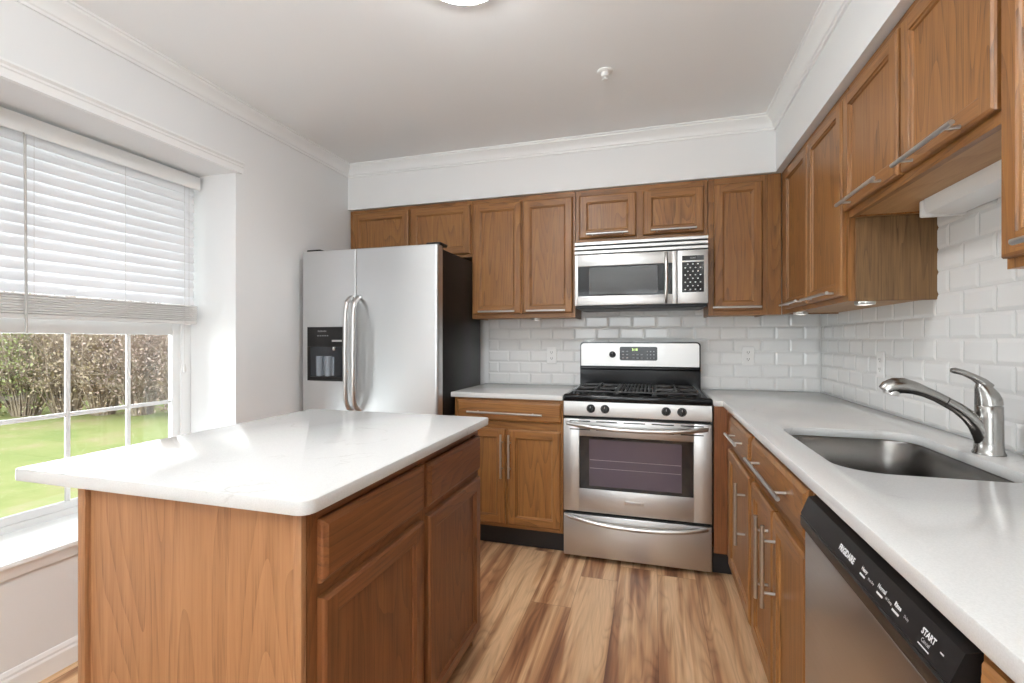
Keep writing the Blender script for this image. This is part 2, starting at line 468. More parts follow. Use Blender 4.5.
def slab_drawer(parent, fn, u0, u1, z0, z1, mats, t=0.019, name='drawer'):
    mb = MB()
    def ring(d, w): return [fn(u0+d, w, z0+d), fn(u1-d, w, z0+d), fn(u1-d, w, z1-d), fn(u0+d, w, z1-d)]
    mb.loft([ring(0, 0), ring(0, t-0.010), ring(0.003, t-0.006), ring(0.009, t-0.003), ring(0.013, t)])
    return mb.build(name, mats, parent, smooth=25)

def bar_pull(parent, fn, a, b, stand=0.034, base=0.019, r=0.0062, inset=0.045):
    """bar pull between (u, z) points a and b"""
    mb = MB(); A = Vector(a); B = Vector(b); d = (B-A).normalized()
    mb.tube([fn(A.x, stand+base, A.y), fn(B.x, stand+base, B.y)], r, 14)
    for p in (A+d*inset, B-d*inset):
        mb.tube([fn(p.x, base-0.001, p.y), fn(p.x, base+stand, p.y)], r*0.72, 10)
    return mb.build('handle', M['nickel'], parent)

# ------------------------------------------------------------------ dimensions
LX = -3.09; CEIL = 2.478; REAR = -5.6
CT0, CT = 0.884, 0.914            # worktop underside and top
UB, UT = 1.368, 2.163             # upper cabinets
UD = 0.276                        # upper carcass depth
SOX, SOY = -0.312, -0.298         # soffit faces
BF = -0.607                       # base cabinet face
WX = -3.42                        # window plane
WY0, WY1, WZ0, WZ1 = -2.45, -1.266, 0.465, 2.113

# ------------------------------------------------------------------ the room
mb = MB(); mb.box(LX-0.42, 0.15, REAR-0.15, 0.15, -0.12, 0.0)
struct(mb.build('floor', M['floor']), 'brown and beige striped wood plank floor', 'floor')
mb = MB(); mb.box(LX-0.42, 0.15, REAR-0.15, 0.15, CEIL, CEIL+0.12)
struct(mb.build('ceiling', M['ceil']), 'flat white painted ceiling', 'ceiling')
mb = MB(); mb.box(LX-0.42, 0.15, 0.0, 0.15, 0, CEIL)
wall_back = struct(mb.build('wall_back', M['wall']), 'white wall behind the range and fridge', 'wall')
mb = MB(); mb.box(0.0, 0.15, REAR-0.15, 0.0, 0, CEIL)
wall_right = struct(mb.build('wall_right', M['wall']), 'white wall behind the sink run', 'wall')
mb = MB()
X0 = LX-0.42
mb.box(X0, LX, WY1, 0.0, 0, CEIL); mb.box(X0, LX, REAR-0.15, WY0, 0, CEIL)
mb.box(X0, LX, WY0, WY1, 0, WZ0-0.02); mb.box(X0, LX, WY0, WY1, WZ1, CEIL)
struct(mb.build('wall_left', M['wall']), 'white wall with the deep recessed window', 'wall')
mb = MB()                                                           # rear wall, opening for the added window
mb.box(LX, -2.45, REAR-0.15, REAR, 0, CEIL); mb.box(-0.65, 0.0, REAR-0.15, REAR, 0, CEIL)
mb.box(-2.45, -0.65, REAR-0.15, REAR, 2.1, CEIL); mb.box(-2.45, -0.65, REAR-0.15, REAR, 0, 0.7)
struct(mb.build('wall_rear', M['wall']), 'white wall behind the camera with an added window', 'wall')
mb = MB()
mb.box(LX, 0, SOY, 0, UT+0.003, CEIL); mb.box(SOX, 0, REAR, SOY, UT+0.003, CEIL)
struct(mb.build('ceiling_soffit', M['wall']), 'white boxed soffit above the upper cabinets', 'soffit')

CR = [(0, 0), (0, -0.078), (0.010, -0.078), (0.012, -0.068), (0.018, -0.064), (0.020, -0.052), (0.030, -0.036), (0.044, -0.024), (0.052, -0.018), (0.054, -0.010), (0.062, -0.008), (0.062, 0)]
def crown(name, fn, a, b, label):
    mb = MB(); mb.prism(CR, fn, a, b); struct(mb.build(name, M['trim'], smooth=30), label, 'crown moulding')
crown('trim_1', lambda u, v, w: Vector((LX+u, w, CEIL-0.0005+v)), REAR, SOY, 'white crown moulding along the left wall')
crown('trim_2', lambda u, v, w: Vector((w, SOY-u, CEIL-0.0005+v)), LX, SOX-0.0, 'white crown moulding along the back soffit')
crown('trim_3', lambda u, v, w: Vector((SOX-u, w, CEIL-0.0005+v)), REAR, SOY, 'white crown moulding along the right soffit')
# head moulding over the window recess
HD = [(0, 0), (0.016, 0), (0.016, 0.030), (0.020, 0.034), (0.020, 0.042), (0.030, 0.050), (0.030, 0.058), (0, 0.062)]
mb = MB(); mb.prism(HD, lambda u, v, w: Vector((LX+u, w, WZ1+0.001+v)), WY0-0.034, WY1+0.034)
struct(mb.build('trim_4', M['trim'], smooth=20), 'white head moulding above the recessed window', 'moulding')
# baseboards
BB = [(0, 0), (0.014, 0), (0.014, 0.062), (0.010, 0.070), (0.010, 0.078), (0.004, 0.090), (0, 0.092)]
mb = MB(); mb.prism(BB, lambda u, v, w: Vector((LX+u, w, v)), REAR, 0.0)
struct(mb.build('baseboard_left', M['trim'], smooth=20), 'white baseboard under the window', 'baseboard')

# beveled subway tile, part of each wall
def tile_field(u0, u1, z0, z1, fn, mb, skip=None):
    TW, TH = 0.1555, 0.0785; g = 0.0012; bv = 0.011; rows = int(math.ceil((z1-z0)/TH))
    for r in range(rows):
        za, zb = z0+r*TH, min(z0+(r+1)*TH, z1)
        u = u0 - (TW/2 if r % 2 else 0)
        while u < u1-1e-4:
            ua, ub = max(u, u0), min(u+TW, u1); u += TW
            if ub-ua < 0.008 or zb-za < 0.008: continue
            if skip and skip(ua, ub, za, zb): continue
            b = min(bv, (ub-ua)/2.5, (zb-za)/2.5)
            def R(d, w): return [fn(x, w, z) for x, z in ((ua+g+d, za+g+d), (ub-g-d, za+g+d), (ub-g-d, zb-g-d), (ua+g+d, zb-g-d))]
            mb.loft([R(0, 0.0015), R(0, 0.003), R(b, 0.0062)], False, True)
def splash(parent, boxes, fields):
    mb = MB(); mb.mi = 1
    for b in boxes: mb.box(*b)
    mb.mi = 0
    for f in fields: tile_field(*f, mb)
    o = mb.build('tile_backsplash', [M['tile'], M['grout']], parent, smooth=0)
    o['label'] = 'beveled white subway tile with pale grout'
splash(wall_back, [(-2.115, -0.008, -0.002, 0, CT+0.001, UB+0.06)], [(-2.115, -0.008, CT+0.001, UB+0.06, face_back(-0.0005))])
splash(wall_right, [(-0.002, 0, -3.0, 0, CT+0.001, 1.668)], [(-3.0, -0.001, CT+0.001, 1.668, face_right(-0.0005))])

# ------------------------------------------------------------------ window 1
win = bpy.data.objects.new('window_1', None); C.objects.link(win); win.location = (WX, (WY0+WY1)/2, WZ0)
struct(win, 'white double hung window with a grid of panes facing the lawn', 'window')
mb = MB(); x0, x1 = WX-0.05, WX+0.02
mb.box(x0, x1, WY0+0.001, WY0+0.055, WZ0, WZ1-0.001, 0.003); mb.box(x0, x1, WY1-0.055, WY1-0.001, WZ0, WZ1-0.001, 0.003)
mb.box(x0, x1, WY0+0.055, WY1-0.055, WZ0, WZ0+0.028, 0.003); mb.box(x0, x1, WY0+0.055, WY1-0.055, WZ1-0.05, WZ1-0.001, 0.003)
mb.box(x0+0.02, x1-0.008, WY1-0.063, WY1-0.055, WZ0+0.028, WZ1-0.05); mb.box(x0+0.02, x1-0.008, WY0+0.055, WY0+0.063, WZ0+0.028, WZ1-0.05)
mb.build('window_frame', M['vinyl'], win)
def sash(z0, z1, xo, toprail, botrail):
    ya, yb = WY0+0.064, WY1-0.064
    xa, xb = WX-0.030+xo, WX+0.002+xo
    mb = MB(); st = 0.036
    mb.box(xa, xb, ya, ya+st, z0, z1, 0.003); mb.box(xa, xb, yb-st, yb, z0, z1, 0.003)
    mb.box(xa, xb, ya+st, yb-st, z0, z0+botrail, 0.003); mb.box(xa, xb, ya+st, yb-st, z1-toprail, z1, 0.003)
    s = mb.build('window_sash', M['vinyl'], win)
    mb = MB(); gx = (xa+xb)/2
    for y in (-2.079, -1.828, -1.578): mb.box(gx-0.005, gx+0.006, y-0.009, y+0.009, z0+botrail, z1-toprail, 0.002)
    zc = (z0+botrail + z1-toprail)/2 + (0.012 if xo > 0 else 0)
    mb.box(gx-0.0048, gx+0.0058, ya+st, yb-st, zc-0.009, zc+0.009, 0.002)
    mb.build('muntin_grid', M['vinyl'], s)
    mb = MB(); mb.box(gx-0.002, gx+0.002, ya+st-0.004, yb-st+0.004, z0+botrail-0.004, z1-toprail+0.004)
    mb.build('pane', M['glass'], s)
    return s
sash(WZ0+0.029, 1.345, 0.014, 0.093, 0.030)
sash(1.310, WZ1-0.051, -0.034, 0.036, 0.036)
mb = MB(); mb.box(WX+0.022, LX+0.0005, WY0+0.001, WY1-0.001, WZ0-0.018, WZ0); mb.box(LX+0.001, LX+0.028, WY0-0.05, WY1+0.05, WZ0-0.018, WZ0, 0.003)
mb.build('window_sill', M['trim'], win)
AP = [(0, 0), (0.010, 0.004), (0.012, 0.016), (0.018, 0.034), (0.020, 0.044), (0, 0.044)]
mb = MB(); mb.prism(AP, lambda u, v, w: Vector((LX+0.001+u, w, 0.403+v)), WY0-0.04, WY1+0.04)
mb.build('sill_apron', M['trim'], win, smooth=25)

# ------------------------------------------------------------------ window blind
bl = thing('window_blind', 'white slatted blind pulled halfway down over the window', 'blind', (-3.345, -1.86, 2.095))
BX = -3.345; BY0, BY1 = -2.43, -1.292
mb = MB(); mb.box(BX-0.022, BX+0.024, BY0, BY1, 2.042, 2.096, 0.003); mb.build('headrail', M['trim'], bl)
mb = MB(); mb.box(BX+0.0245, BX+0.031, BY0-0.004, BY1+0.012, 2.030, 2.100, 0.002); mb.box(BX-0.01, BX+0.0245, BY1+0.006, BY1+0.012, 2.030, 2.100, 0.001)
mb.build('valance', M['trim'], bl)
mb = MB(); tilt = math.radians(73); n = 14; ztop = 2.020; dz = 0.0450
for i in range(n):
    zc = ztop-i*dz
    prof = []
    for k in range(7):
        t = (k/6-0.5)*0.05; h = 0.0028*(1-(2*t/0.05)**2)
        prof.append((t, h+0.0012))
    prof += [(t, h-0.0026) for t, h in reversed(prof)]
    # room-side edge is low
    mb.prism([(t*math.cos(tilt)+h*math.sin(tilt), -t*math.sin(tilt)+h*math.cos(tilt)) for t, h in prof],
             lambda u, v, w, zc=zc: Vector((BX+u, w, zc+v)), BY0, BY1-0.006)
mb.build('slats', M['slat'], bl)
mb = MB()
for i in range(8):
    z = 1.329+i*0.0100
    mb.box(BX-0.025, BX+0.025, BY0, BY1-0.004, z, z+0.0078, 0.002)
mb.build('stacked_slats', M['blind'], bl)
mb = MB(); mb.box(BX-0.026, BX+0.026, BY0, BY1-0.004, 1.309, 1.327, 0.004); mb.build('bottom_rail', M['blind'], bl)
mb = MB()
for y in (-2.0, -1.66, -1.345, -2.36):
    for x in (BX-0.027, BX+0.0285): mb.tube([(x, y, 2.03), (x, y, 1.325)], 0.0010, 6)
    for k in range(3):                                                # slack loops at the stack
        mb.tube([(BX+0.028, y, 1.405-k*0.025), (BX+0.034, y+0.016, 1.398-k*0.025), (BX+0.035, y+0.02, 1.388-k*0.025), (BX+0.028, y+0.004, 1.380-k*0.025)], 0.0009, 5)
mb.build('ladder_cord', M['blind'], bl)
mb = MB(); mb.tube([(BX+0.038, -2.034, 2.02), (BX+0.040, -2.030, 1.252)], 0.0045, 8); mb.tube([(BX+0.03, -2.034, 2.03), (BX+0.038, -2.034, 2.018)], 0.003, 6)
mb.build('tilt_wand', plain('clear_grey_wand', (0.52, 0.50, 0.48), 0.2), bl)
mb = MB(); mb.tube([(BX+0.03, -1.372, 2.03), (BX+0.032, -1.372, 1.10)], 0.0012, 6); mb.lathe([(0.003, 0), (0.007, 0.004), (0.007, 0.02), (0.003, 0.045)], (BX+0.032, -1.372, 1.055), seg=10)
mb.build('pull_cord', M['blind'], bl)

# ------------------------------------------------------------------ ceiling fittings
lt = thing('ceiling_light', 'round white flush ceiling light at top of the photo', 'light', (-1.591, -1.775, CEIL))
mb = MB(); mb.lathe([(0.150, -0.001), (0.152, -0.020), (0.147, -0.024), (0.138, -0.024), (0.138, -0.001)], (-1.591, -1.775, CEIL), seg=48)
mb.build('trim_ring', plain('satin_ring', (0.6, 0.6, 0.6), 0.35, 0.6), lt)
mb = MB(); mb.lathe([(0.137, -0.004), (0.137, -0.026), (0.12, -0.036), (0.08, -0.044), (0.0, -0.048)], (-1.591, -1.775, CEIL), seg=48)
mb.build('diffuser', M['lamp'], lt)
sp = thing('fire_sprinkler', 'small white fire sprinkler head on the ceiling', 'sprinkler', (-1.185, -1.018, CEIL))
mb = MB(); mb.lathe([(0.036, -0.0005), (0.034, -0.006), (0.020, -0.009), (0.0, -0.009)], sp.location, seg=28); mb.build('escutcheon', M['white'], sp)
mb = MB(); mb.lathe([(0.017, -0.009), (0.017, -0.026), (0.010, -0.028), (0.0, -0.028)], sp.location, seg=20)
mb.lathe([(0.004, -0.028), (0.004, -0.038), (0.013, -0.039), (0.013, -0.042), (0.0, -0.043)], sp.location, seg=16); mb.build('nozzle', M['white'], sp)

# ------------------------------------------------------------------ upper cabinets
OK = [M['oakz'], M['oakx']]; OKR = [M['oakz'], M['oaky']]
def carcass(cab, fn, u0, u1, z0, z1, depth, horiz, rail=0.036, stile=0.036, mids=(), under=True, name='carcass'):
    """box with face frame; the underside is recessed behind the frame"""
    mb = MB(); e = 0.0008
    def bx(ua, ub, wa, wb, za, zb, m):
        mb.mi = m; a = fn(ua, wa, za); b = fn(ub, wb, zb); mb.box(a.x, b.x, a.y, b.y, a.z, b.z)
    ft = 0.019
    # frame
    bx(u0+e, u0+stile, -ft, 0, z0, z1, 0); bx(u1-stile, u1-e, -ft, 0, z0, z1, 0)
    bx(u0+stile, u1-stile, -ft, 0, z0, z0+rail, 1); bx(u0+stile, u1-stile, -ft, 0, z1-rail, z1, 1)
    for (ma, mb_) in mids: bx(ma, mb_, -ft, 0, z0+rail, z1-rail, 0)
    # box
    bx(u0+e, u0+0.016, -depth, -ft, z0, z1, 0); bx(u1-0.016, u1-e, -depth, -ft, z0, z1, 0)
    bx(u0+0.016, u1-0.016, -depth, -ft, z1-0.016, z1, 0)
    bx(u0+0.016, u1-0.016, -depth, -ft, z0+0.006, z0+0.02, 2)
    bx(u0+0.016, u1-0.016, -depth, -depth+0.006, z0+0.02, z1-0.016, 0)
    return mb.build(name, [M['oakz'], horiz, M['under']], cab)

fb = face_back(-UD)
def upper_back(label, u0, u1, z0, doors, pulls):
    c = thing('wall_cabinet', label, 'cabinet', ((u0+u1)/2, -UD/2, z0), 'oak wall cabinets')
    carcass(c, fb, u0, u1, z0, UT, UD-0.001, M['oakx'], mids=[((a[1]+b[0])/2-0.02, (a[1]+b[0])/2+0.02) if False else (a[1]-0.012, b[0]+0.012) for a, b in zip(doors, doors[1:])])
    for i, (a, b, za, zb) in enumerate(doors):
        d = framed_door(c, lambda u, w, z: fb(u, w+0.001, z), a, b, za, zb, OK)
        if pulls and pulls[i]:
            pa, pb, pz = pulls[i]; bar_pull(d, fb, (pa, pz), (pb, pz), inset=0.035)
    return c
upper_back('oak wall cabinet with two short doors above the fridge', -3.084, -2.137, 1.785, [(-3.049, -2.606, 1.805, 2.135), (-2.592, -2.145, 1.805, 2.135)], None)
upper_back('tall two-door oak wall cabinet between fridge and microwave', -2.135, -1.440, UB, [(-2.122, -1.790, 1.397, 2.128), (-1.778, -1.455, 1.397, 2.128)],
           [(-2.075, -1.826, 1.412), (-1.748, -1.497, 1.412)])
upper_back('oak wall cabinet with two short doors above the microwave', -1.438, -0.664, 1.835, [(-1.414, -1.069, 1.857, 2.126), (-1.028, -0.686, 1.857, 2.126)],
           [(-1.366, -1.114, 1.877), (-0.982, -0.727, 1.877)])
cg = upper_back('single-door oak wall cabinet between microwave and corner', -0.662, -0.352, UB, [(-0.632, -0.377, 1.397, 2.126)], [(-0.641, -0.388, 1.412)])
mb = MB(); mb.box(-0.3515, -0.280, -UD, -UD+0.019, UB, UT); mb.build('corner_filler', M['oakz'], cg)

fr = face_right(-UD)
def upper_right(label, y0, y1, z0, doors, pulls):
    c = thing('wall_cabinet', label, 'cabinet', (-UD/2, (y0+y1)/2, z0), 'oak wall cabinets')
    ds = sorted(doors)
    carcass(c, fr, y0, y1, z0, UT, UD-0.001, M['oaky'], mids=[(a[1]-0.012, b[0]+0.012) for a, b in zip(ds, ds[1:])])
    for (a, b, za, zb), p in zip(doors, pulls):
        d = framed_door(c, lambda u, w, z: fr(u, w+0.001, z), a, b, za, zb, OKR)
        if p: bar_pull(d, fr, (p[0], p[2]), (p[1], p[2]), inset=0.035)
    return c
c5 = upper_right('tall two-door oak wall cabinet right of the corner with bare end panel', -1.2235, -0.277, UB,
            [(-0.785, -0.395, 1.390, 2.126), (-1.203, -0.797, 1.390, 2.126)], [(-0.751, -0.460, 1.408), (-1.168, -0.83, 1.406)])
mb = MB(); mb.box(-UD+0.022, -0.001, -1.2262, -1.2237, UB+0.001, 1.674); e_ = mb.build('end_panel', M['rawoak'], c5); e_['label'] = 'greyish unstained end panel'
upper_right('short two-door oak wall cabinet bridging above the sink', -2.0435, -1.2275, 1.674,
            [(-1.630, -1.222, 1.700, 2.126), (-2.040, -1.650, 1.700, 2.126)], [(-1.569, -1.262, 1.716), (-1.965, -1.686, 1.712)])
upper_right('tall oak wall cabinet nearest the camera at right edge', -2.50, -2.0455, UB, [(-2.475, -2.057, 1.388, 2.126)], [(-2.46, -2.152, 1.406)])

# under-cabinet lights
def puck(x, y, label):
    p = thing('puck_light', label, 'light', (x, y, UB+0.005), 'under-cabinet puck lights')
    mb = MB(); mb.lathe([(0.033, 0), (0.034, -0.010), (0.032, -0.016), (0.026, -0.017), (0.026, -0.012), (0.0, -0.012)], (x, y, UB+0.0055), seg=28); mb.build('housing', M['nickel'], p)
    mb = MB(); mb.lathe([(0.025, -0.0125), (0.025, -0.016), (0.0, -0.019)], (x, y, UB+0.0055), seg=24); mb.build('lens', M['puck'], p)
puck(-0.205, -1.17, 'silver puck light under the cabinet end beside the sink')
puck(-0.235, -0.47, 'silver puck light under the wall cabinet near the corner')
puck(-1.71, -0.20, 'silver puck light under the cabinet between fridge and microwave')
lb = thing('strip_light', 'white strip light under the short cabinet above the sink', 'light', (-0.08, -1.66, 1.68))
mb = MB(); poly = [(-0.012, 1.6795), (-0.012, 1.642), (-0.022, 1.630), (-0.100, 1.626), (-0.122, 1.634), (-0.128, 1.648), (-0.128, 1.6795)]
mb.prism(poly, lambda u, v, w: Vector((u, w, v)), -2.0, -1.41); mb.build('diffuser', plain('white_acrylic', (0.83, 0.83, 0.82), 0.35), lb, smooth=40)
for y in (-1.396, -2.012):
    mb = MB(); mb.box(-0.132, -0.010, y-0.009, y+0.012, 1.624, 1.6795, 0.006); mb.build('end_cap', M['white'], lb)

# ------------------------------------------------------------------ base cabinets
def base_carcass(cab, fn, u0, u1, depth, horiz, frame, kick_w, kick_mat, open_right=False, zb=0.13):
    mb = MB(); e = 0.0008; ft = 0.019; zt = CT0-0.001
    def bx(ua, ub, wa, wb, za, zb_, m):
        mb.mi = m; a = fn(ua, wa, za); b = fn(ub, wb, zb_); mb.box(a.x, b.x, a.y, b.y, a.z, b.z)
    bx(u0+e, u0+0.034, -ft, 0, zb, zt, 0); bx(u1-0.034, u1-e, -ft, 0, zb, zt, 0)
    for za, zb_ in ((zb, zb+0.028), (0.700, 0.748), (zt-0.022, zt)): bx(u0+0.034, u1-0.034, -ft, 0, za, zb_, 1)
    for a, b in frame: bx(a, b, -ft, 0, zb+0.028, 0.700, 0)
    bx(u0+e, u0+0.007, -depth, -ft, zb, zt, 0); bx(u1-0.007, u1-e, -depth, -ft, zb, zt, 0)
    bx(u0+0.007, u1-0.007, -depth, -ft, zb, zb+0.016, 0)
    bx(u0+0.016, u1-0.016, -depth, -depth+0.006, zb+0.016, zt, 0)
    o = mb.build('carcass', [M['oakz'], horiz], cab)
    mb = MB(); a = fn(u0+e, -kick_w, 0.001); b = fn(u1-e, -kick_w-0.016, zb-0.0005); mb.box(a.x, b.x, a.y, b.y, a.z, b.z)
    mb.build('toe_kick', kick_mat, cab)
fbb = face_back(BF)
c = thing('base_cabinet', 'oak base cabinet with one drawer and two doors left of the range', 'cabinet', (-1.79, -0.3, 0), 'oak base cabinets')
base_carcass(c, fbb, -2.118, -1.456, 0.58, M['oakx'], [(-1.80, -1.77)], 0.075, M['kick'])
d = slab_drawer(c, fbb, -2.098, -1.464, 0.752, 0.868, M['oakx']); bar_pull(d, fbb, (-2.022, 0.804), (-1.569, 0.800), inset=0.06)
d = framed_door(c, fbb, -2.098, -1.796, 0.152, 0.706, OK); bar_pull(d, fbb, (-1.812, 0.68), (-1.812, 0.428), inset=0.05)
d = framed_door(c, fbb, -1.779, -1.468, 0.152, 0.706, OK); bar_pull(d, fbb, (-1.764, 0.68), (-1.764, 0.430), inset=0.05)

frb = face_right(BF)
c = thing('base_cabinet', 'oak base cabinet with one drawer and one door beside the range', 'cabinet', (-0.3, -0.97, 0), 'oak base cabinets')
base_carcass(c, frb, -1.322, -0.612, 0.58, M['oaky'], [], 0.057, M['oaky'])
mb = MB(); mb.box(-0.670, -0.6075, -0.628, -0.609, 0.13, CT0-0.001); mb.box(-0.606, -0.6075, -0.80, -0.609, 0.13, CT0-0.001); mb.build('corner_filler', M['isz'], c)
mb = MB(); mb.box(-0.670, -0.551, -0.560, -0.545, 0.001, 0.1295); mb.build('toe_kick', M['kick'], c)
d = slab_drawer(c, frb, -1.300, -0.826, 0.740, 0.864, M['oaky']); bar_pull(d, frb, (-1.211, 0.808), (-0.936, 0.802), inset=0.05)
d = framed_door(c, frb, -1.300, -0.789, 0.152, 0.706, OKR); bar_pull(d, frb, (-1.223, 0.662), (-1.223, 0.418), inset=0.045)
c = thing('base_cabinet', 'wide oak sink base cabinet with long drawer front over two doors', 'cabinet', (-0.3, -1.66, 0), 'oak base cabinets')
base_carcass(c, frb, -1.998, -1.324, 0.58, M['oaky'], [(-1.675, -1.645)], 0.057, M['oaky'])
d = slab_drawer(c, frb, -1.985, -1.343, 0.740, 0.866, M['oaky'], name='drawer_front'); bar_pull(d, frb, (-1.884, 0.810), (-1.426, 0.806), inset=0.06)
d = framed_door(c, frb, -1.655, -1.343, 0.152, 0.706, OKR); bar_pull(d, frb, (-1.612, 0.672), (-1.612, 0.412), inset=0.045)
d = framed_door(c, frb, -1.985, -1.667, 0.152, 0.706, OKR); bar_pull(d, frb, (-1.703, 0.674), (-1.703, 0.430), inset=0.045)
c = thing('base_cabinet', 'oak base cabinet past the dishwasher at lower right corner', 'cabinet', (-0.3, -2.8, 0), 'oak base cabinets')
base_carcass(c, frb, -3.0, -2.590, 0.58, M['oaky'], [], 0.057, M['oaky'])
d = slab_drawer(c, frb, -2.985, -2.608, 0.740, 0.866, M['oaky']); d = framed_door(c, frb, -2.985, -2.608, 0.152, 0.706, OKR)

# ------------------------------------------------------------------ worktops
mb = MB(); slab(mb, [(-2.136, -0.629), (-1.457, -0.629), (-1.457, -0.009), (-2.136, -0.009)], CT0, CT)
tag(mb.build('countertop', M['quartz'], loc=(-1.8, -0.3, CT0)), 'short white quartz countertop between fridge and range', 'countertop')
SINK = round_rect(-0.537, -0.146, -1.964, -1.347, (0.10, 0.09, 0.09, 0.09), 10)
mb = MB(); slab(mb, [(-0.629, -3.02), (-0.009, -3.02), (-0.009, -0.009), (-0.674, -0.009), (-0.674, -0.629), (-0.629, -0.629)], CT0, CT, 0.004, SINK)
tag(mb.build('countertop', M['quartz'], loc=(-0.3, -1.5, CT0)), 'long white quartz countertop holding the sink along the right wall', 'countertop')

# ------------------------------------------------------------------ sink and faucet
sk = thing('kitchen_sink', 'stainless steel undermount sink bowl in the right countertop', 'sink', (-0.34, -1.64, 0.69))
mb = MB()
def sring(d, z): return [Vector((x, y, z)) for x, y in offset_poly(SINK, d)]
zt = CT0-0.0012
mb.loft([sring(-0.006, zt-0.002), sring(-0.006, zt), sring(-0.003, zt), sring(-0.001, zt-0.003), sring(0.004, zt-0.12), sring(0.010, zt-0.165), sring(0.022, zt-0.183), sring(0.036, zt-0.190)], False, True)
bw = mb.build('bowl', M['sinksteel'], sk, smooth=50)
md = bw.modifiers.new('thickness', 'SOLIDIFY'); md.thickness = 0.0012; md.offset = -1
mb = MB(); mb.lathe([(0.045, 0), (0.045, 0.003), (0.036, 0.004), (0.030, -0.003), (0.0, -0.004)], (-0.34, -1.64, zt-0.189), seg=28)
mb.build('drain', M['nickel'], sk)

FYc = -1.660; FXc = -0.096
fc = thing('kitchen_faucet', 'brushed nickel single lever faucet behind the sink', 'faucet', (FXc, FYc, CT))
mb = MB()
mb.lathe([(0.0345, 0.0005), (0.0345, 0.005), (0.0315, 0.010), (0.0300, 0.03), (0.0292, 0.100), (0.0288, 0.131), (0.0270, 0.133), (0.0, 0.133)], (FXc, FYc, CT), seg=36)
mb.build('body', M['faucet'], fc, smooth=45)
mb = MB()
path = [(-0.100, 0.925), (-0.103, 0.945), (-0.110, 0.968), (-0.123, 0.993), (-0.142, 1.016), (-0.166, 1.037), (-0.192, 1.053)]
mb.tube([(x, FYc, z) for x, z in path], [0.024, 0.0235, 0.0225, 0.020, 0.0175, 0.0158, 0.0148], 20)
mb.build('spout', M['faucet'], fc, smooth=50)
mb = MB()
path = [(-0.194, 1.0545), (-0.215, 1.067), (-0.240, 1.079), (-0.265, 1.089), (-0.290, 1.0945), (-0.312, 1.0935), (-0.327, 1.087), (-0.334, 1.079)]
mb.tube([(x, FYc, z) for x, z in path], [0.0150, 0.0148, 0.0155, 0.0185, 0.0220, 0.0232, 0.0215, 0.0190], 20)
sh = mb.build('spray_head', M['faucet'], fc, smooth=50)
mb = MB(); mb.lathe([(0.0195, 0), (0.0195, 0.013), (0.018, 0.0145), (0.0, 0.0145)], (-0.318, FYc, 1.082), axis=(-0.25, 0, -1), seg=20); mb.build('spray_nozzle', M['nickel'], sh)
mb = MB(); mb.tube([(-0.1925, FYc, 1.0535), (-0.1945, FYc, 1.055)], 0.0150, 20); mb.build('seam_ring', M['blkp'], sh)
mb = MB()
mb.tube([(FXc, FYc, CT+0.1340), (FXc-0.001, FYc, CT+0.146), (FXc-0.005, FYc, CT+0.160), (FXc-0.011, FYc, CT+0.174), (FXc-0.017, FYc, CT+0.186), (FXc-0.022, FYc, CT+0.193)],
        [0.0290, 0.0285, 0.0255, 0.0205, 0.0150, 0.0085], 28)
mb.tube([(FXc-0.004, FYc, 1.094), (-0.112, FYc, 1.110), (-0.130, FYc, 1.1225), (-0.152, FYc, 1.134), (-0.172, FYc, 1.1395), (-0.180, FYc, 1.1405)],
        [0.0170, 0.0125, 0.0092, 0.0082, 0.0085, 0.0060], 16)
mb.build('lever', M['faucet'], fc, smooth=60)

# ------------------------------------------------------------------ dishwasher
DX = -0.630
dw = thing('dishwasher', 'stainless dishwasher with black control strip under right countertop', 'dishwasher', (-0.32, -2.305, 0))
mb = MB(); mb.box(-0.600, -0.03, -2.584, -2.004, 0.11, 0.872); mb.build('tub_body', M['blkp'], dw)
mb = MB(); mb.box(DX, -0.601, -2.586, -2.003, 0.125, 0.781, 0.006, 3); mb.build('door', M['ysteel'], dw)
mb = MB()
prof = [(-0.600, 0.783), (-0.632, 0.783), (-0.638, 0.790), (-0.639, 0.812), (-0.6362, 0.8145), (-0.638, 0.818), (-0.622, 0.858), (-0.600, 0.864)]
mb.prism(prof, lambda u, v, w: Vector((u, w, v)), -2.586, -2.003)
cp = mb.build('control_panel', M['blkp'], dw, smooth=40)
def dwp(yc, zc):
    # on the sloping face, reading from far end to near end
    def f(u, v):
        z = zc+v; x = -0.638+(z-0.818)/0.040*0.016-0.0004
        return Vector((x, yc-u, z))
    return f
mb = MB()
text_into(mb, 'FRIGIDAIRE', 0.0140, dwp(-2.262, 0.834), 0.95, 0.0006)
lo = mb.build('lettering', M['ink'], cp, smooth=0); lo['label'] = 'white maker lettering'
mb = MB()
def pill(mb, yc, zc, w, h):
    f = dwp(yc, zc); p = round_rect(-w/2, w/2, -h/2, h/2, h*0.3, 3)
    mb.face([mb.bm.verts.new(f(u, v)) for u, v in p])
for y, t in ((-2.335, 'Heavy'), (-2.398, 'Normal'), (-2.448, 'Rinse')):
    mb = MB(); text_into(mb, t, 0.0085, dwp(y, 0.838), 1.0, 0.0003); pill(mb, y, 0.829, 0.020, 0.003); mb.build('button_label', M['ink'], cp, smooth=0)
for y, z, t, sz in ((-2.364, 0.833, 'Heat Dry', 0.0055), (-2.424, 0.833, 'Hi-Temp', 0.0055), (-2.474, 0.835, 'Delay', 0.0055)):
    mb = MB(); text_into(mb, t, sz, dwp(y, z)); mb.build('button_label', M['ink'], cp, smooth=0)
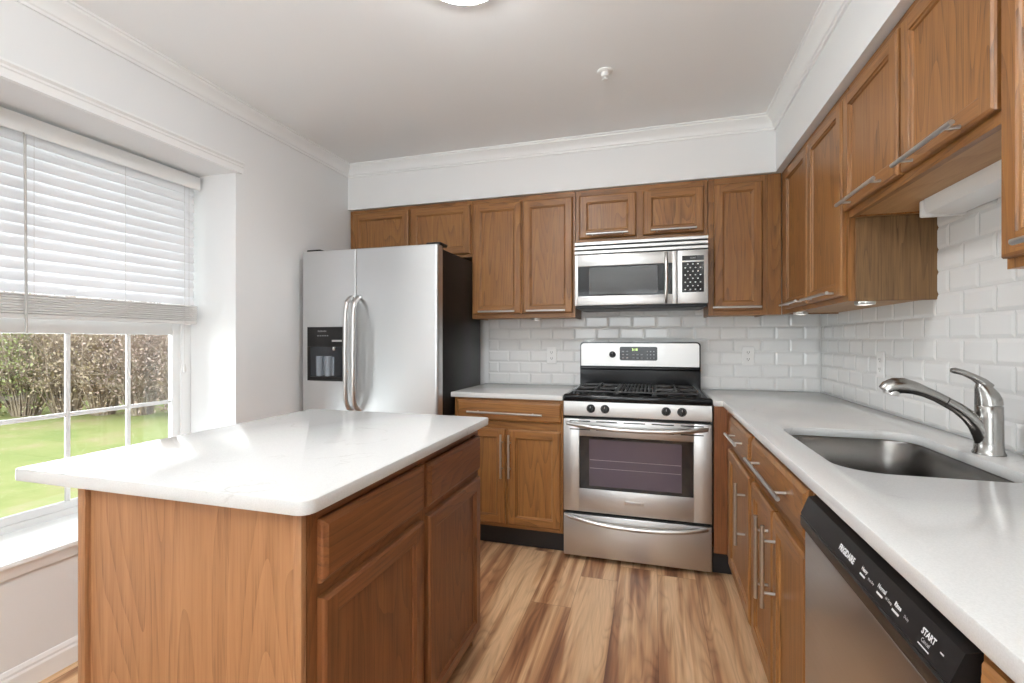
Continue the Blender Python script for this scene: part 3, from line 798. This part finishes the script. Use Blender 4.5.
mb = MB(); text_into(mb, 'START', 0.0105, dwp(-2.525, 0.841), 1.0, 0.0004); text_into(mb, 'Cancel', 0.007, dwp(-2.525, 0.832)); pill(mb, -2.525, 0.8255, 0.026, 0.0016); mb.build('button_label', M['ink'], cp, smooth=0)
mb = MB(); pill(mb, -2.557, 0.838, 0.008, 0.0018); mb.build('indicator_mark', M['ink'], cp, smooth=0)
mb = MB(); mb.box(-0.585, -0.57, -2.582, -2.007, 0.002, 0.108); mb.build('kick_plate', M['kick'], dw)

# ------------------------------------------------------------------ island
il = thing('kitchen_island', 'oak kitchen island with two drawers over two doors', 'island', (-1.95, -1.98, 0))
IX0, IX1, IY0, IY1 = -2.268, -1.642, -2.472, -1.482
mb = MB()
mb.mi = 0; mb.box(IX0+0.02, IX1-0.02, IY0+0.012, IY1-0.012, 0.10, CT0-0.0015)
mb.build('carcass', [M['isz']], il)
mb = MB(); mb.box(IX0+0.0245, IX1-0.0215, IY0, IY0+0.0115, 0.004, CT0-0.0015); pn = mb.build('end_panel', M['veneer'], il); pn['label'] = 'pale oak veneer end panel'
mb = MB(); mb.box(IX0, IX0+0.024, IY0-0.012, IY0+0.012, 0.003, CT0-0.0015, 0.002); mb.build('corner_post', M['veneer'], il)
mb = MB(); mb.box(IX1-0.021, IX1-0.001, IY0-0.004, IY0+0.0115, 0.003, CT0-0.0015, 0.002); mb.build('corner_post', M['veneer'], il)
mb = MB(); mb.box(IX0, IX0+0.0195, IY0+0.0125, IY1, 0.003, CT0-0.0015); mb.build('side_panel', M['veneer'], il)
mb = MB(); mb.box(IX0+0.02, IX1-0.02, IY1-0.0115, IY1, 0.003, CT0-0.0015); mb.build('side_panel', M['veneer'], il)
mb = MB(); fi = face_island(IX1)
def bi(ua, ub, za, zb, m):
    mb.mi = m; mb.box(IX1-0.0195, IX1, ua, ub, za, zb)
ztop = CT0-0.0015
bi(IY0+0.012, IY0+0.05, 0.10, ztop, 0); bi(IY1-0.03, IY1, 0.10, ztop, 0); bi(-1.976, -1.938, 0.10, ztop, 0)
for a, b in ((IY0+0.05, -1.976), (-1.938, IY1-0.03)):
    for za, zb in ((0.10, 0.13), (0.685, 0.722), (ztop-0.03, ztop)): bi(a, b, za, zb, 1)
mb.build('face_frame', [M['isz'], M['isy']], il)
ISM = [M['isz'], M['isy']]
slab_drawer(il, fi, -2.430, -1.975, 0.716, 0.850, M['isy']); slab_drawer(il, fi, -1.944, -1.492, 0.712, 0.846, M['isy'])
framed_door(il, fi, -2.430, -1.982, 0.085, 0.686, ISM); framed_door(il, fi, -1.944, -1.496, 0.085, 0.686, ISM)
mb = MB(); mb.box(IX1-0.09, IX1-0.072, IY0+0.03, IY1-0.03, 0.002, 0.0995); mb.build('toe_kick', M['isy'], il)
poly = round_rect(-2.4506, -1.6024, -2.5084, -1.4567, (0.012, 0.03, 0.012, 0.012), 6)
mb = MB(); slab(mb, poly, CT0, CT, 0.004)
tag(mb.build('countertop', M['quartz'], loc=(-2.03, -1.98, CT0)), 'white quartz countertop overhanging the island', 'countertop')

# ------------------------------------------------------------------ fridge
fg = thing('refrigerator', 'stainless side by side refrigerator with black sides', 'refrigerator', (-2.58, -0.45, 0))
FX0, FX1 = -3.036, -2.1385; FT = 1.765
mb = MB(); mb.box(FX0+0.004, FX1, -0.765, -0.105, 0.03, FT-0.012, 0.006); mb.build('cabinet_body', M['blkside'], fg)
mb = MB(); mb.box(FX0+0.02, FX1-0.02, -0.775, -0.30, 0.002, 0.09, 0.004); mb.build('base_grille', M['blkp'], fg)
mb = MB(); mb.box(-2.6548, -2.6517, -0.826, -0.7685, 0.09, FT-0.004); mb.build('door_gap_shade', M['gap'], fg)  # dark strip between the doors, standing in for the gap's shade
def fdoor(x0, x1):
    prof = round_rect(x0, x1, -0.835, -0.768, (0.016 if x0 < -3 else 0.005, 0.005 if x0 < -3 else 0.016, 0.004, 0.004), 6)
    mb = MB(); lv = [(0.004, 0.085), (0, 0.089), (0, FT-0.004), (0.004, FT)]
    mb.loft([[Vector((x, y, z)) for x, y in offset_poly(prof, d)] for d, z in lv]); return mb
fd = fdoor(FX0, -2.6550)
left_door = fd.build('freezer_door', M['fsteel'], fg, smooth=40)
right_door = fdoor(-2.6515, -2.124).build('fridge_door', M['fsteel'], fg, smooth=40)
def fhandle(door, x):
    mb = MB(); y0 = -0.8345
    P = [(y0, 1.478), (y0-0.022, 1.468), (y0-0.045, 1.447), (y0-0.058, 1.415), (y0-0.063, 1.36), (y0-0.066, 1.15), (y0-0.063, 0.93), (y0-0.058, 0.872), (y0-0.045, 0.842), (y0-0.022, 0.822), (y0, 0.812)]
    mb.tube([(x, y, z) for y, z in P], 0.0135, 16); return mb.build('handle', M['nickel'], door, smooth=60)
fhandle(left_door, -2.680); fhandle(right_door, -2.627)
# ice and water dispenser
dp = MB(); yd = -0.8362
dp.box(-2.992, -2.716, yd-0.004, yd, 1.185, 1.304, 0.0015); dp.box(-2.992, -2.972, yd-0.004, yd, 0.979, 1.185, 0.0015); dp.box(-2.736, -2.716, yd-0.004, yd, 0.979, 1.185, 0.0015)
dp.box(-2.972, -2.736, yd-0.010, yd, 0.979, 1.004, 0.0015)
dsp = dp.build('dispenser', M['blkp'], left_door)
mb = MB(); mb.box(-2.972, -2.736, yd-0.001, yd, 1.004, 1.185); mb.build('dispenser_recess', plain('dispenser_cavity', (0.02, 0.022, 0.026), 0.12), dsp)
mb = MB(); mb.box(-2.925, -2.800, yd-0.006, yd-0.0012, 1.012, 1.125, 0.002); mb.lathe([(0.020, 0), (0.022, 0.12), (0.0, 0.12)], (-2.895, yd-0.012, 1.010), seg=16); mb.lathe([(0.020, 0), (0.022, 0.12), (0.0, 0.12)], (-2.835, yd-0.012, 1.010), seg=16)
mb.build('dispenser_paddle', plain('grey_paddle', (0.20, 0.22, 0.25), 0.15), dsp)
mb = MB(); mb.lathe([(0.008, 0), (0.007, -0.02), (0.0, -0.022)], (-2.795, yd-0.012, 1.184), seg=12); mb.build('water_spout', M['nickel'], dsp)
mb = MB(); text_into(mb, 'FRIGIDAIRE', 0.012, lambda u, v: Vector((-2.885+u, yd-0.0044, 1.278+v)), 1.0, 0.0003)
for k in range(5):
    mb.face([mb.bm.verts.new((-2.918+k*0.017+dx, yd-0.0044, 1.248+dz)) for dx, dz in ((0, 0), (0.009, 0), (0.009, 0.006), (0, 0.006))])
mb.build('lettering', M['greyink'], dsp, smooth=0)
mb = MB(); mb.box(-2.815, -2.745, yd-0.0055, yd-0.0041, 1.215, 1.226, 0.0005); mb.build('button_bar', M['nickel'], dsp)
for x0, x1 in ((-3.03, -2.93), (-2.215, -2.125)):
    mb = MB(); mb.box(x0, x1, -0.80, -0.70, FT+0.0005, FT+0.018, 0.006); mb.build('hinge_cover', M['blkp'], fg)

# ------------------------------------------------------------------ gas range
rg = thing('gas_range', 'stainless gas range with black cooktop and backguard', 'stove', (-1.064, -0.33, 0))
RX0, RX1 = -1.4500, -0.6790; RY = -0.630
mb = MB(); mb.box(RX0+0.002, RX1-0.002, -0.598, -0.025, 0.03, 0.880); mb.build('body', M['blkp'], rg)
for x in (RX0+0.04, RX1-0.04):
    for y in (-0.55, -0.1):
        mb = MB(); mb.lathe([(0.016, 0.001), (0.016, 0.03), (0, 0.03)], (x, y, 0), seg=14); mb.build('foot', M['blkp'], rg)
# storage drawer
mb = MB(); mb.box(RX0, RX1, RY, -0.600, 0.028, 0.260, 0.005, 2); dr = mb.build('storage_drawer', M['steel'], rg)
def bowed_handle(parent, z, bow=0.038, drop=0.022, r=0.012):
    mb = MB(); pts = []; n = 22
    for i in range(n+1):
        t = i/n; x = RX0+0.022+(RX1-RX0-0.044)*t; k = 1-(2*t-1)**4; q = 1-(2*t-1)**2
        pts.append((x, RY-0.006-bow*k, z-drop*q))
    mb.tube(pts, [r*0.9]+[r]*(n-1)+[r*0.9], 14)
    for t in (0, n): p = pts[t]; mb.tube([(p[0], RY+0.001, p[2]), (p[0], p[1]-0.006, p[2])], r*0.9, 12)
    return mb.build('handle', M['nickel'], parent, smooth=60)
bowed_handle(dr, 0.250, drop=0.028)
# oven door with window opening
WZa, WZb, WXa, WXb = 0.404, 0.694, -1.362, -0.768
mb = MB(); z0, z1 = 0.276, 0.788
mb.box(RX0, WXa, RY, -0.600, z0, z1, 0.003); mb.box(WXb, RX1, RY, -0.600, z0, z1, 0.003)
mb.box(WXa-0.003, WXb+0.003, RY, -0.600, z0, WZa, 0.003); mb.box(WXa-0.003, WXb+0.003, RY, -0.600, WZb, z1, 0.003)
od = mb.build('oven_door', M['steel'], rg)
mb = MB(); mb.box(WXa-0.002, WXb+0.002, RY+0.004, RY+0.012, WZa-0.002, WZb+0.002); og = mb.build('oven_window', M['ovenglass'], od)
mb = MB(); mb.box(-1.308, -0.826, RY+0.0032, RY+0.0039, 0.422, 0.678); mb.build('glass_screen', M['ovenscreen'], og)
mb = MB()
for z in (0.520, 0.565): mb.tube([(-1.304, RY+0.0028, z), (-0.83, RY+0.0028, z)], 0.0011, 6)
mb.build('oven_rack', plain('rack_wire', (0.30, 0.26, 0.28), 0.3, 0.5), og)
mb = MB()
for k in range(5):
    xa = -1.415+k*0.146
    for z in (0.776, 0.722+0.008): mb.box(xa, xa+0.112, RY-0.0006, RY+0.002, z-0.003, z+0.003)
mb.build('vent_slots', M['gap'], od)
bowed_handle(od, 0.764, drop=0.020)
mb = MB(); mb.box(-1.118, -1.018, RY-0.003, RY-0.0004, 0.334, 0.355, 0.001); bd = mb.build('badge', M['nickel'], od)
mb = MB(); text_into(mb, 'FRIGIDAIRE', 0.0135, lambda u, v: Vector((-1.068+u, RY-0.0034, 0.3445+v)), 1.0); mb.build('lettering', M['greyink'], bd, smooth=0)
# control panel with knobs
mb = MB(); prof = [(-0.598, 0.805), (RY, 0.805), (RY-0.001, 0.81), (RY+0.006, 0.884), (-0.598, 0.884)]
mb.prism(prof, lambda u, v, w: Vector((w, u, v)), RX0, RX1); kp = mb.build('control_panel', M['steel'], rg, smooth=30)
def knob(parent, x, y, z, r=0.0205, ax=(0, -1, 0.08)):
    mb = MB(); mb.lathe([(r+0.003, 0), (r+0.003, 0.004), (r, 0.006), (r*0.92, 0.020), (r*0.8, 0.024), (0, 0.025)], (x, y, z), axis=ax, seg=24)
    mb.box(x-0.0035, x+0.0035, y-0.031, y-0.018, z-r*0.85, z+r*0.85, 0.002)
    k = mb.build('knob', M['blkp'], parent); 
    m2 = MB(); m2.box(x-0.0008, x+0.0008, y-0.0316, y-0.0308, z+r*0.25, z+r*0.8); m2.build('knob_mark', M['ink'], k)
for x in (-1.299, -1.222, -0.904, -0.825): knob(kp, x, RY+0.0025, 0.847)
# cooktop
mb = MB(); mb.loft([[Vector((x, y, z)) for x, y in offset_poly(round_rect(RX0-0.002, RX1+0.002, RY-0.012, -0.03, (0.014, 0.014, 0.002, 0.002), 5), d)] for d, z in
         ((0.004, 0.8855), (0, 0.889), (0, 0.914), (0.004, 0.922), (0.014, 0.926), (0.026, 0.920), (0.040, 0.908), (0.06, 0.906))])
ck = mb.build('cooktop', M['blk'], rg, smooth=50)
for (x, y) in ((-1.285, -0.47), (-1.285, -0.21), (-0.845, -0.47), (-0.845, -0.21), (-1.065, -0.34)):
    mb = MB(); mb.lathe([(0.048, 0.9062), (0.046, 0.915), (0.036, 0.917), (0.036, 0.924), (0.032, 0.928), (0, 0.929)], (x, y, 0), seg=28); mb.build('burner', M['iron'], ck)
def grate(x0, x1, centre):
    mb = MB(); r = 0.0058; z = 0.944; ya, yb = -0.592, -0.128
    def bar(a, b): mb.tube([a, b], r, 8)
    for x in (x0, x1): bar((x, ya, z-0.006), (x, yb, z-0.006))
    for y in (ya, yb, (ya+yb)/2): bar((x0, y, z-0.006), (x1, y, z-0.006))
    for x in (x0, x1):
        for y in (ya, yb, (ya+yb)/2): mb.tube([(x, y, z-0.006), (x, y, 0.9085)], [r, r*1.3], 8)
    if not centre:
        xc = (x0+x1)/2
        for yc in (-0.47, -0.24):
            for a in range(4):
                th = a*PI/2+PI/4*0; d = Vector((math.cos(th), math.sin(th), 0))
                out = (x1-x0)/2 if a % 2 == 0 else 0.112
                o = Vector((xc, yc, z)); mb.tube([o+d*0.024, o+d*out*0.9, o+d*out+Vector((0, 0, -0.006))], [r*0.9, r, r], 8)
                th += PI/4; d = Vector((math.cos(th), math.sin(th), 0)); mb.tube([o+d*0.03, o+d*0.085, o+d*0.125+Vector((0, 0, -0.006))], [r*0.8, r*0.9, r*0.9], 8)
    else:
        k = 9
        for i in range(1, k):
            x = x0+(x1-x0)*i/k; bar((x, ya, z-0.004), (x, yb, z-0.004))
    return mb.build('grate', M['iron'], ck)
grate(-1.395, -1.172, False); grate(-1.160, -0.970, True); grate(-0.958, -0.735, False)
# backguard
mb = MB()
pr = round_rect(-1.436, -0.686, 0.905, 1.212, (0, 0, 0.022, 0.022), 6)
mb.prism(pr, lambda u, v, w: Vector((u, w, v)), -0.094, -0.028); bg = mb.build('backguard', M['blk'], rg, smooth=40)
mb = MB(); pr = round_rect(-1.428, -0.694, 1.056, 1.204, (0.002, 0.002, 0.019, 0.019), 6)
mb.prism(pr, lambda u, v, w: Vector((u, w, v)), -0.1015, -0.0945); fp = mb.build('backguard_panel', M['steel'], bg, smooth=30)
mb = MB(); mb.prism([(-0.0945, 1.053), (-0.115, 1.046), (-0.115, 1.040), (-0.0945, 1.030)], lambda u, v, w: Vector((w, u, v)), -1.434, -0.688); mb.build('backguard_lip', M['blk'], bg, smooth=30)
knob(fp, -1.224, -0.1015, 1.131, 0.018, (0, -1, 0))
mb = MB(); pr = round_rect(-1.178, -0.944, 1.094, 1.182, 0.010, 4)
mb.prism(pr, lambda u, v, w: Vector((u, w, v)), -0.1045, -0.1018); ds = mb.build('display', M['blk'], fp)
mb = MB(); text_into(mb, '3:18', 0.021, lambda u, v: Vector((-1.083+u, -0.1049, 1.163+v)), 1.0, 0.0004); mb.build('clock_digits', M['led'], ds, smooth=0)
def dot(x, z, w, h, y):
    mb = MB(); mb.face([mb.bm.verts.new(p) for p in ((x-w/2, y, z-h/2), (x+w/2, y, z-h/2), (x+w/2, y, z+h/2), (x-w/2, y, z+h/2))])
    mb.build('button', M['greyink'], ds, smooth=0)
for r_, z in enumerate((1.152, 1.131, 1.110)):
    for x in (-1.157, -1.131): dot(x, z, 0.013, 0.006, -0.1049)
    if r_ > 0:
        for x in (-1.092, -1.066, -1.040): dot(x, z, 0.014, 0.004, -0.1049)
    for x in (-1.005, -0.985, -0.965): dot(x, z, 0.007, 0.006, -0.1049)

# ------------------------------------------------------------------ over-range microwave
mw = thing('microwave', 'stainless over the range microwave under the short cabinet', 'microwave', (-1.05, -0.2, 1.43))
MX0, MX1, MY, MZ0, MZ1 = -1.424, -0.674, -0.400, 1.433, 1.815
mb = MB(); mb.box(MX0+0.003, MX1-0.003, -0.375, -0.012, 1.418, MZ1); mb.build('body', M['blkp'], mw)
mb = MB(); za = 1.738
for i in range(3):
    z = za+0.004+i*0.0265; mb.prism([(-0.374, z), (MY, z+0.001), (MY, z+0.016), (MY+0.006, z+0.019), (-0.374, z+0.019)], lambda u, v, w: Vector((w, u, v)), MX0, MX1)
mb.build('vent_grille', M['steel'], mw, smooth=20)
mb = MB(); x1 = -0.840; wz0, wz1, wx0, wx1 = 1.488, 1.667, -1.404, -0.864
mb.box(MX0, wx0, MY, -0.3745, MZ0, 1.735, 0.002); mb.box(wx1, x1, MY, -0.3745, MZ0, 1.735, 0.002)
mb.box(wx0-0.002, wx1+0.002, MY, -0.3745, MZ0, wz0, 0.002); mb.box(wx0-0.002, wx1+0.002, MY, -0.3745, wz1, 1.735, 0.002)
md_ = mb.build('door', M['steel'], mw)
mb = MB(); mb.box(wx0-0.001, wx1+0.001, MY+0.002, MY+0.008, wz0-0.001, wz1+0.001); gw = mb.build('door_window', M['mwglass'], md_)
mb = MB(); pr = round_rect(-1.338, -0.945, 1.497, 1.658, 0.012, 4); mb.prism(pr, lambda u, v, w: Vector((u, w, v)), MY+0.0012, MY+0.0019); mb.build('glass_screen', M['mwscreen'], gw)
mb = MB(); P = [(MY, 1.722), (MY-0.022, 1.714), (MY-0.034, 1.690), (MY-0.038, 1.58), (MY-0.034, 1.475), (MY-0.022, 1.452), (MY, 1.446)]
mb.tube([(-0.898, y, z) for y, z in P], 0.0105, 14); mb.build('handle', M['nickel'], md_, smooth=60)
mb = MB(); text_into(mb, 'FRIGIDAIRE', 0.014, lambda u, v: Vector((-1.128+u, MY-0.0004, 1.461+v))); mb.build('lettering', M['greyink'], md_, smooth=0)
mb = MB(); mb.box(-0.836, MX1, MY, -0.3745, MZ0, 1.735, 0.002); kp = mb.build('control_panel', M['steel'], mw)
mb = MB(); mb.box(-0.812, -0.696, MY-0.001, MY, 1.676, 1.703); dd = mb.build('display', M['mwglass'], kp)
mb = MB(); text_into(mb, '12:00', 0.014, lambda u, v: Vector((-0.754+u, MY-0.0014, 1.6895+v))); mb.build('clock_digits', M['greyink'], dd, smooth=0)
mb = MB(); mb.box(-0.812, -0.696, MY-0.001, MY, 1.496, 1.667); kd = mb.build('keypad', M['mwglass'], kp)
for r_ in range(8):
    for q in range(4 if r_ % 2 else 3):
        mb = MB(); x = -0.795+(q+(0 if r_ % 2 else 0.5))*0.027; z = 1.655-r_*0.0205
        p = [(x+0.0045*math.cos(a*PI/4), MY-0.0014, z+0.0036*math.sin(a*PI/4)) for a in range(8)]; mb.face([mb.bm.verts.new(v) for v in p]); mb.build('key', M['ink'], kd, smooth=0)
mb = MB(); mb.box(MX0+0.02, MX1-0.02, -0.36, -0.06, 1.4125, 1.4178, 0.002); mb.build('grease_filter', plain('dark_filter', (0.10, 0.10, 0.10), 0.4, 0.6), mw)

# ------------------------------------------------------------------ outlets
def outlet(fn, u, z, label, w=0.070, h=0.116):
    c0 = fn(u, 0.008, z); o = thing('wall_outlet', label, 'outlet', c0, 'wall outlets on the tile')
    mb = MB(); ring = lambda d, ww: [fn(a, ww, b) for a, b in offset_poly(round_rect(u-w/2, u+w/2, z-h/2, z+h/2, 0.004, 3), d)]
    mb.loft([ring(0, 0.008), ring(0, 0.011), ring(0.003, 0.0135)]); mb.build('cover_plate', M['white'], o)
    mb = MB()
    for dz in (-0.021, 0.021):
        pr = [(u+0.016*math.cos(a*PI/10), z+dz+0.0135*math.sin(a*PI/10)) for a in range(20)]
        mb.loft([[fn(a, 0.0136, b) for a, b in pr], [fn(a, 0.0150, b) for a, b in pr]])
    rc = mb.build('receptacle', M['white'], o)
    mb = MB()
    for dz in (-0.021, 0.021):
        for du in (-0.006, 0.006): mb.loft([[fn(u+du+a, ww, z+dz+0.003+b) for a, b in ((-0.0012, -0.005), (0.0012, -0.005), (0.0012, 0.005), (-0.0012, 0.005))] for ww in (0.0149, 0.0154)])
        mb.loft([[fn(u+a, ww, z+dz-0.007+b) for a, b in ((-0.002, -0.002), (0.002, -0.002), (0.002, 0.002), (-0.002, 0.002))] for ww in (0.0149, 0.0154)])
    mb.build('socket_slots', M['gap'], rc)
outlet(face_back(0), -1.647, 1.118, 'white wall outlet on tile left of the range')
outlet(face_back(0), -0.403, 1.126, 'white wall outlet on back tile right of the range')
outlet(face_right(0), -0.800, 1.116, 'white wall outlet on right wall tile before the faucet')

# ------------------------------------------------------------------ dining end behind the camera (pendant mirrored in the glass; window and uplight added for fill)
w2 = bpy.data.objects.new('added_window_2', None); C.objects.link(w2); w2.location = (-1.55, REAR, 0.7)  # window added behind the camera for even brightness
struct(w2, 'added white framed window at the unseen dining end', 'window')
mb = MB()
mb.box(-2.448, -2.39, REAR-0.10, REAR-0.02, 0.702, 2.098); mb.box(-0.71, -0.652, REAR-0.10, REAR-0.02, 0.702, 2.098)
mb.box(-2.39, -0.71, REAR-0.10, REAR-0.02, 0.702, 0.76); mb.box(-2.39, -0.71, REAR-0.10, REAR-0.02, 2.04, 2.098); mb.box(-2.39, -0.71, REAR-0.10, REAR-0.02, 1.375, 1.425); mb.box(-1.575, -1.525, REAR-0.099, REAR-0.021, 0.76, 2.04)
mb.build('window_frame', M['vinyl'], w2)
mb = MB(); mb.box(-2.39, -0.71, REAR-0.065, REAR-0.060, 0.76, 2.04); mb.build('pane', M['glass'], w2)

pn = thing('pendant_lamp', 'black wire pyramid pendant lamp at the dining end', 'lamp', (-1.75, -4.55, CEIL))
PX, PY = -1.75, -4.55
mb = MB(); mb.lathe([(0.06, -0.001), (0.06, -0.02), (0.012, -0.026), (0.0, -0.026)], (PX, PY, CEIL), seg=24); mb.build('canopy', M['wire'], pn)
mb = MB(); mb.tube([(PX, PY, CEIL-0.025), (PX, PY, 1.985)], 0.004, 8); mb.build('cord', M['wire'], pn)
mb = MB(); top = Vector((PX, PY, 1.98)); cs = [Vector((PX+0.24*math.cos(a*PI/3), PY+0.24*math.sin(a*PI/3), 1.50)) for a in range(6)]
for k in range(6): mb.tube([top, cs[k]], 0.005, 6); mb.tube([cs[k], cs[(k+1) % 6]], 0.005, 6)
mb.build('wire_cage', M['wire'], pn)
mb = MB(); mb.lathe([(0.02, 0.11), (0.02, 0.06), (0.03, 0.05), (0.045, 0.02), (0.048, 0.0), (0.04, -0.03), (0.02, -0.045), (0, -0.048)], (PX, PY, 1.72), seg=24)
mb.build('bulb', emit('lit_bulb', (0.97, 0.98, 1.0), PENDANT_WATT/(PI*0.03)), pn)

mb = MB(); mb.lathe([(0.0, 0), (0.10, 0.012), (0.19, 0.05), (0.22, 0.10), (0.215, 0.10), (0.185, 0.056), (0.10, 0.02), (0.0, 0.008)], (-1.5, -4.1, 1.74), seg=40)  # uplight added out of view, bounces fill light off the ceiling
tl = thing('fill_uplight', 'added unseen uplight bowl on a tall stand, fill for the ceiling', 'lamp', (-1.5, -4.1, 0)); mb.build('bowl', M['white'], tl)
mb = MB(); mb.lathe([(0.14, 0.001), (0.14, 0.02), (0.02, 0.035), (0.014, 0.06), (0.014, 1.739), (0, 1.739)], (-1.5, -4.1, 0), seg=28); mb.build('stand', M['wire'], tl)
mb = MB(); mb.lathe([(0.175, 0.062), (0.175, 0.066), (0, 0.066)], (-1.5, -4.1, 1.74), seg=32); mb.build('lit_disc', emit('fill_uplight_disc', (0.92, 0.98, 1.0), FILL_UPLIGHT_WATT/(PI*PI*0.175**2)), tl)

# ------------------------------------------------------------------ outdoors
mb = MB(); GZ = -0.15
n = 40
vs = [[mb.bm.verts.new((-3.6-i*0.7, -14+j*0.8, GZ-0.02*(0.5+0.5*math.sin(i*0.9+j*0.4))*min(1, i/6))) for j in range(n)] for i in range(34)]
for i in range(33):
    for j in range(n-1): mb.face([vs[i][j], vs[i+1][j], vs[i+1][j+1], vs[i][j+1]])
lw = mb.build('lawn', M['lawn']); lw['kind'] = 'stuff'; lw['label'] = 'green and straw coloured lawn outside the window'; lw['category'] = 'lawn'

def shrub(x, y, w, h, leaf, nl, label, seed, twigs=170, ls=0.030):
    rnd = random.Random(seed)
    t = thing('shrub', label, 'shrub', (x, y, GZ), 'shrubs beyond the lawn')
    mb = MB()
    tips = []
    for k in range(twigs):
        a = rnd.uniform(0, 2*PI); rr = w*0.5*math.sqrt(rnd.random()); hh = h*rnd.uniform(0.45, 1.0)*(1-0.35*(rr/(w*0.5))**2)
        p0 = Vector((x+rr*0.35*math.cos(a), y+rr*0.35*math.sin(a), GZ-0.012)); p3 = Vector((x+rr*math.cos(a), y+rr*math.sin(a), GZ+hh))
        p1 = p0.lerp(p3, 0.35)+Vector((rnd.gauss(0, .06), rnd.gauss(0, .06), 0.1)); p2 = p0.lerp(p3, 0.7)+Vector((rnd.gauss(0, .1), rnd.gauss(0, .1), 0.06))
        b = rnd.uniform(0.008, 0.020)
        mb.tube([p0, p1, p2, p3], [b, b*0.7, b*0.45, b*0.2], 4, False); tips += [p1, p2, p3, p2.lerp(p3, .5), p1.lerp(p2, .5)]
        for q in range(3):
            s = rnd.choice((p1, p2)); e = s+Vector((rnd.gauss(0, .25), rnd.gauss(0, .25), rnd.uniform(-.05, .4))); mb.tube([s, e], [b*0.4, b*0.15], 3, False); tips.append(e)
    for k in range(60): tips.append(Vector((x+rnd.gauss(0, w*.22), rnd.gauss(y, w*.22), GZ+rnd.uniform(0.02, 0.7))))
    mb.build('branches', M['twig'], t, smooth=0)
    mb = MB()
    for k in range(int(nl*1.7)):
        c_ = rnd.choice(tips)+Vector((rnd.gauss(0, .13), rnd.gauss(0, .13), rnd.gauss(0, .11)))
        s = ls*rnd.uniform(0.5, 1.2); u = Vector((rnd.gauss(0, 1), rnd.gauss(0, 1), rnd.gauss(0, 1))).normalized(); v = u.orthogonal().normalized()*0.55
        mb.face([mb.bm.verts.new(p) for p in (c_-u*s, c_+v*s, c_+u*s, c_-v*s)])
    mb.build('foliage', leaf, t, smooth=0)
SH = [(-13.75, 2.10, 1.05, 2.3, 'leafg', 2300, 'green leafy shrub at far left edge of the window view'),
      (-12.90, 2.42, 1.10, 2.2, 'leafg', 2600, 'green leafy shrub in the left panes of the window'),
      (-12.10, 2.62, 1.05, 2.3, 'leafg', 2500, 'pale green leafy shrub left of the first upright window bar'),
      (-11.40, 2.85, 1.00, 2.4, 'leafb', 2300, 'tan twiggy shrub just right of the first upright window bar'),
      (-10.75, 3.05, 0.95, 2.3, 'leafb', 2300, 'tan twiggy shrub seen in the middle window panes'),
      (-10.10, 3.25, 0.95, 2.4, 'leafr', 2100, 'reddish brown bare shrub behind the second upright window bar'),
      (-9.45, 3.50, 0.95, 2.5, 'leafr', 2100, 'reddish brown shrub in the right panes of the window'),
      (-8.75, 3.75, 1.00, 2.5, 'leafr', 1500, 'reddish brown shrub hidden past the right window sash'),
      (-16.3, 3.3, 2.2, 3.7, 'leafg', 2600, 'tall green thicket behind the green shrubs'),
      (-14.3, 4.3, 2.1, 3.8, 'leafb', 3000, 'tall tan thicket behind the tan shrubs'),
      (-12.4, 5.2, 2.0, 3.9, 'leafr', 2800, 'tall reddish thicket behind the reddish shrubs'),
      (-10.6, 5.9, 1.9, 3.7, 'leafb', 2200, 'tall tan thicket past the right sash')]
for i, (x, y, w, h, lf, nl, lab) in enumerate(SH): shrub(x, y, w, h, M[lf], nl, lab, 50+i)
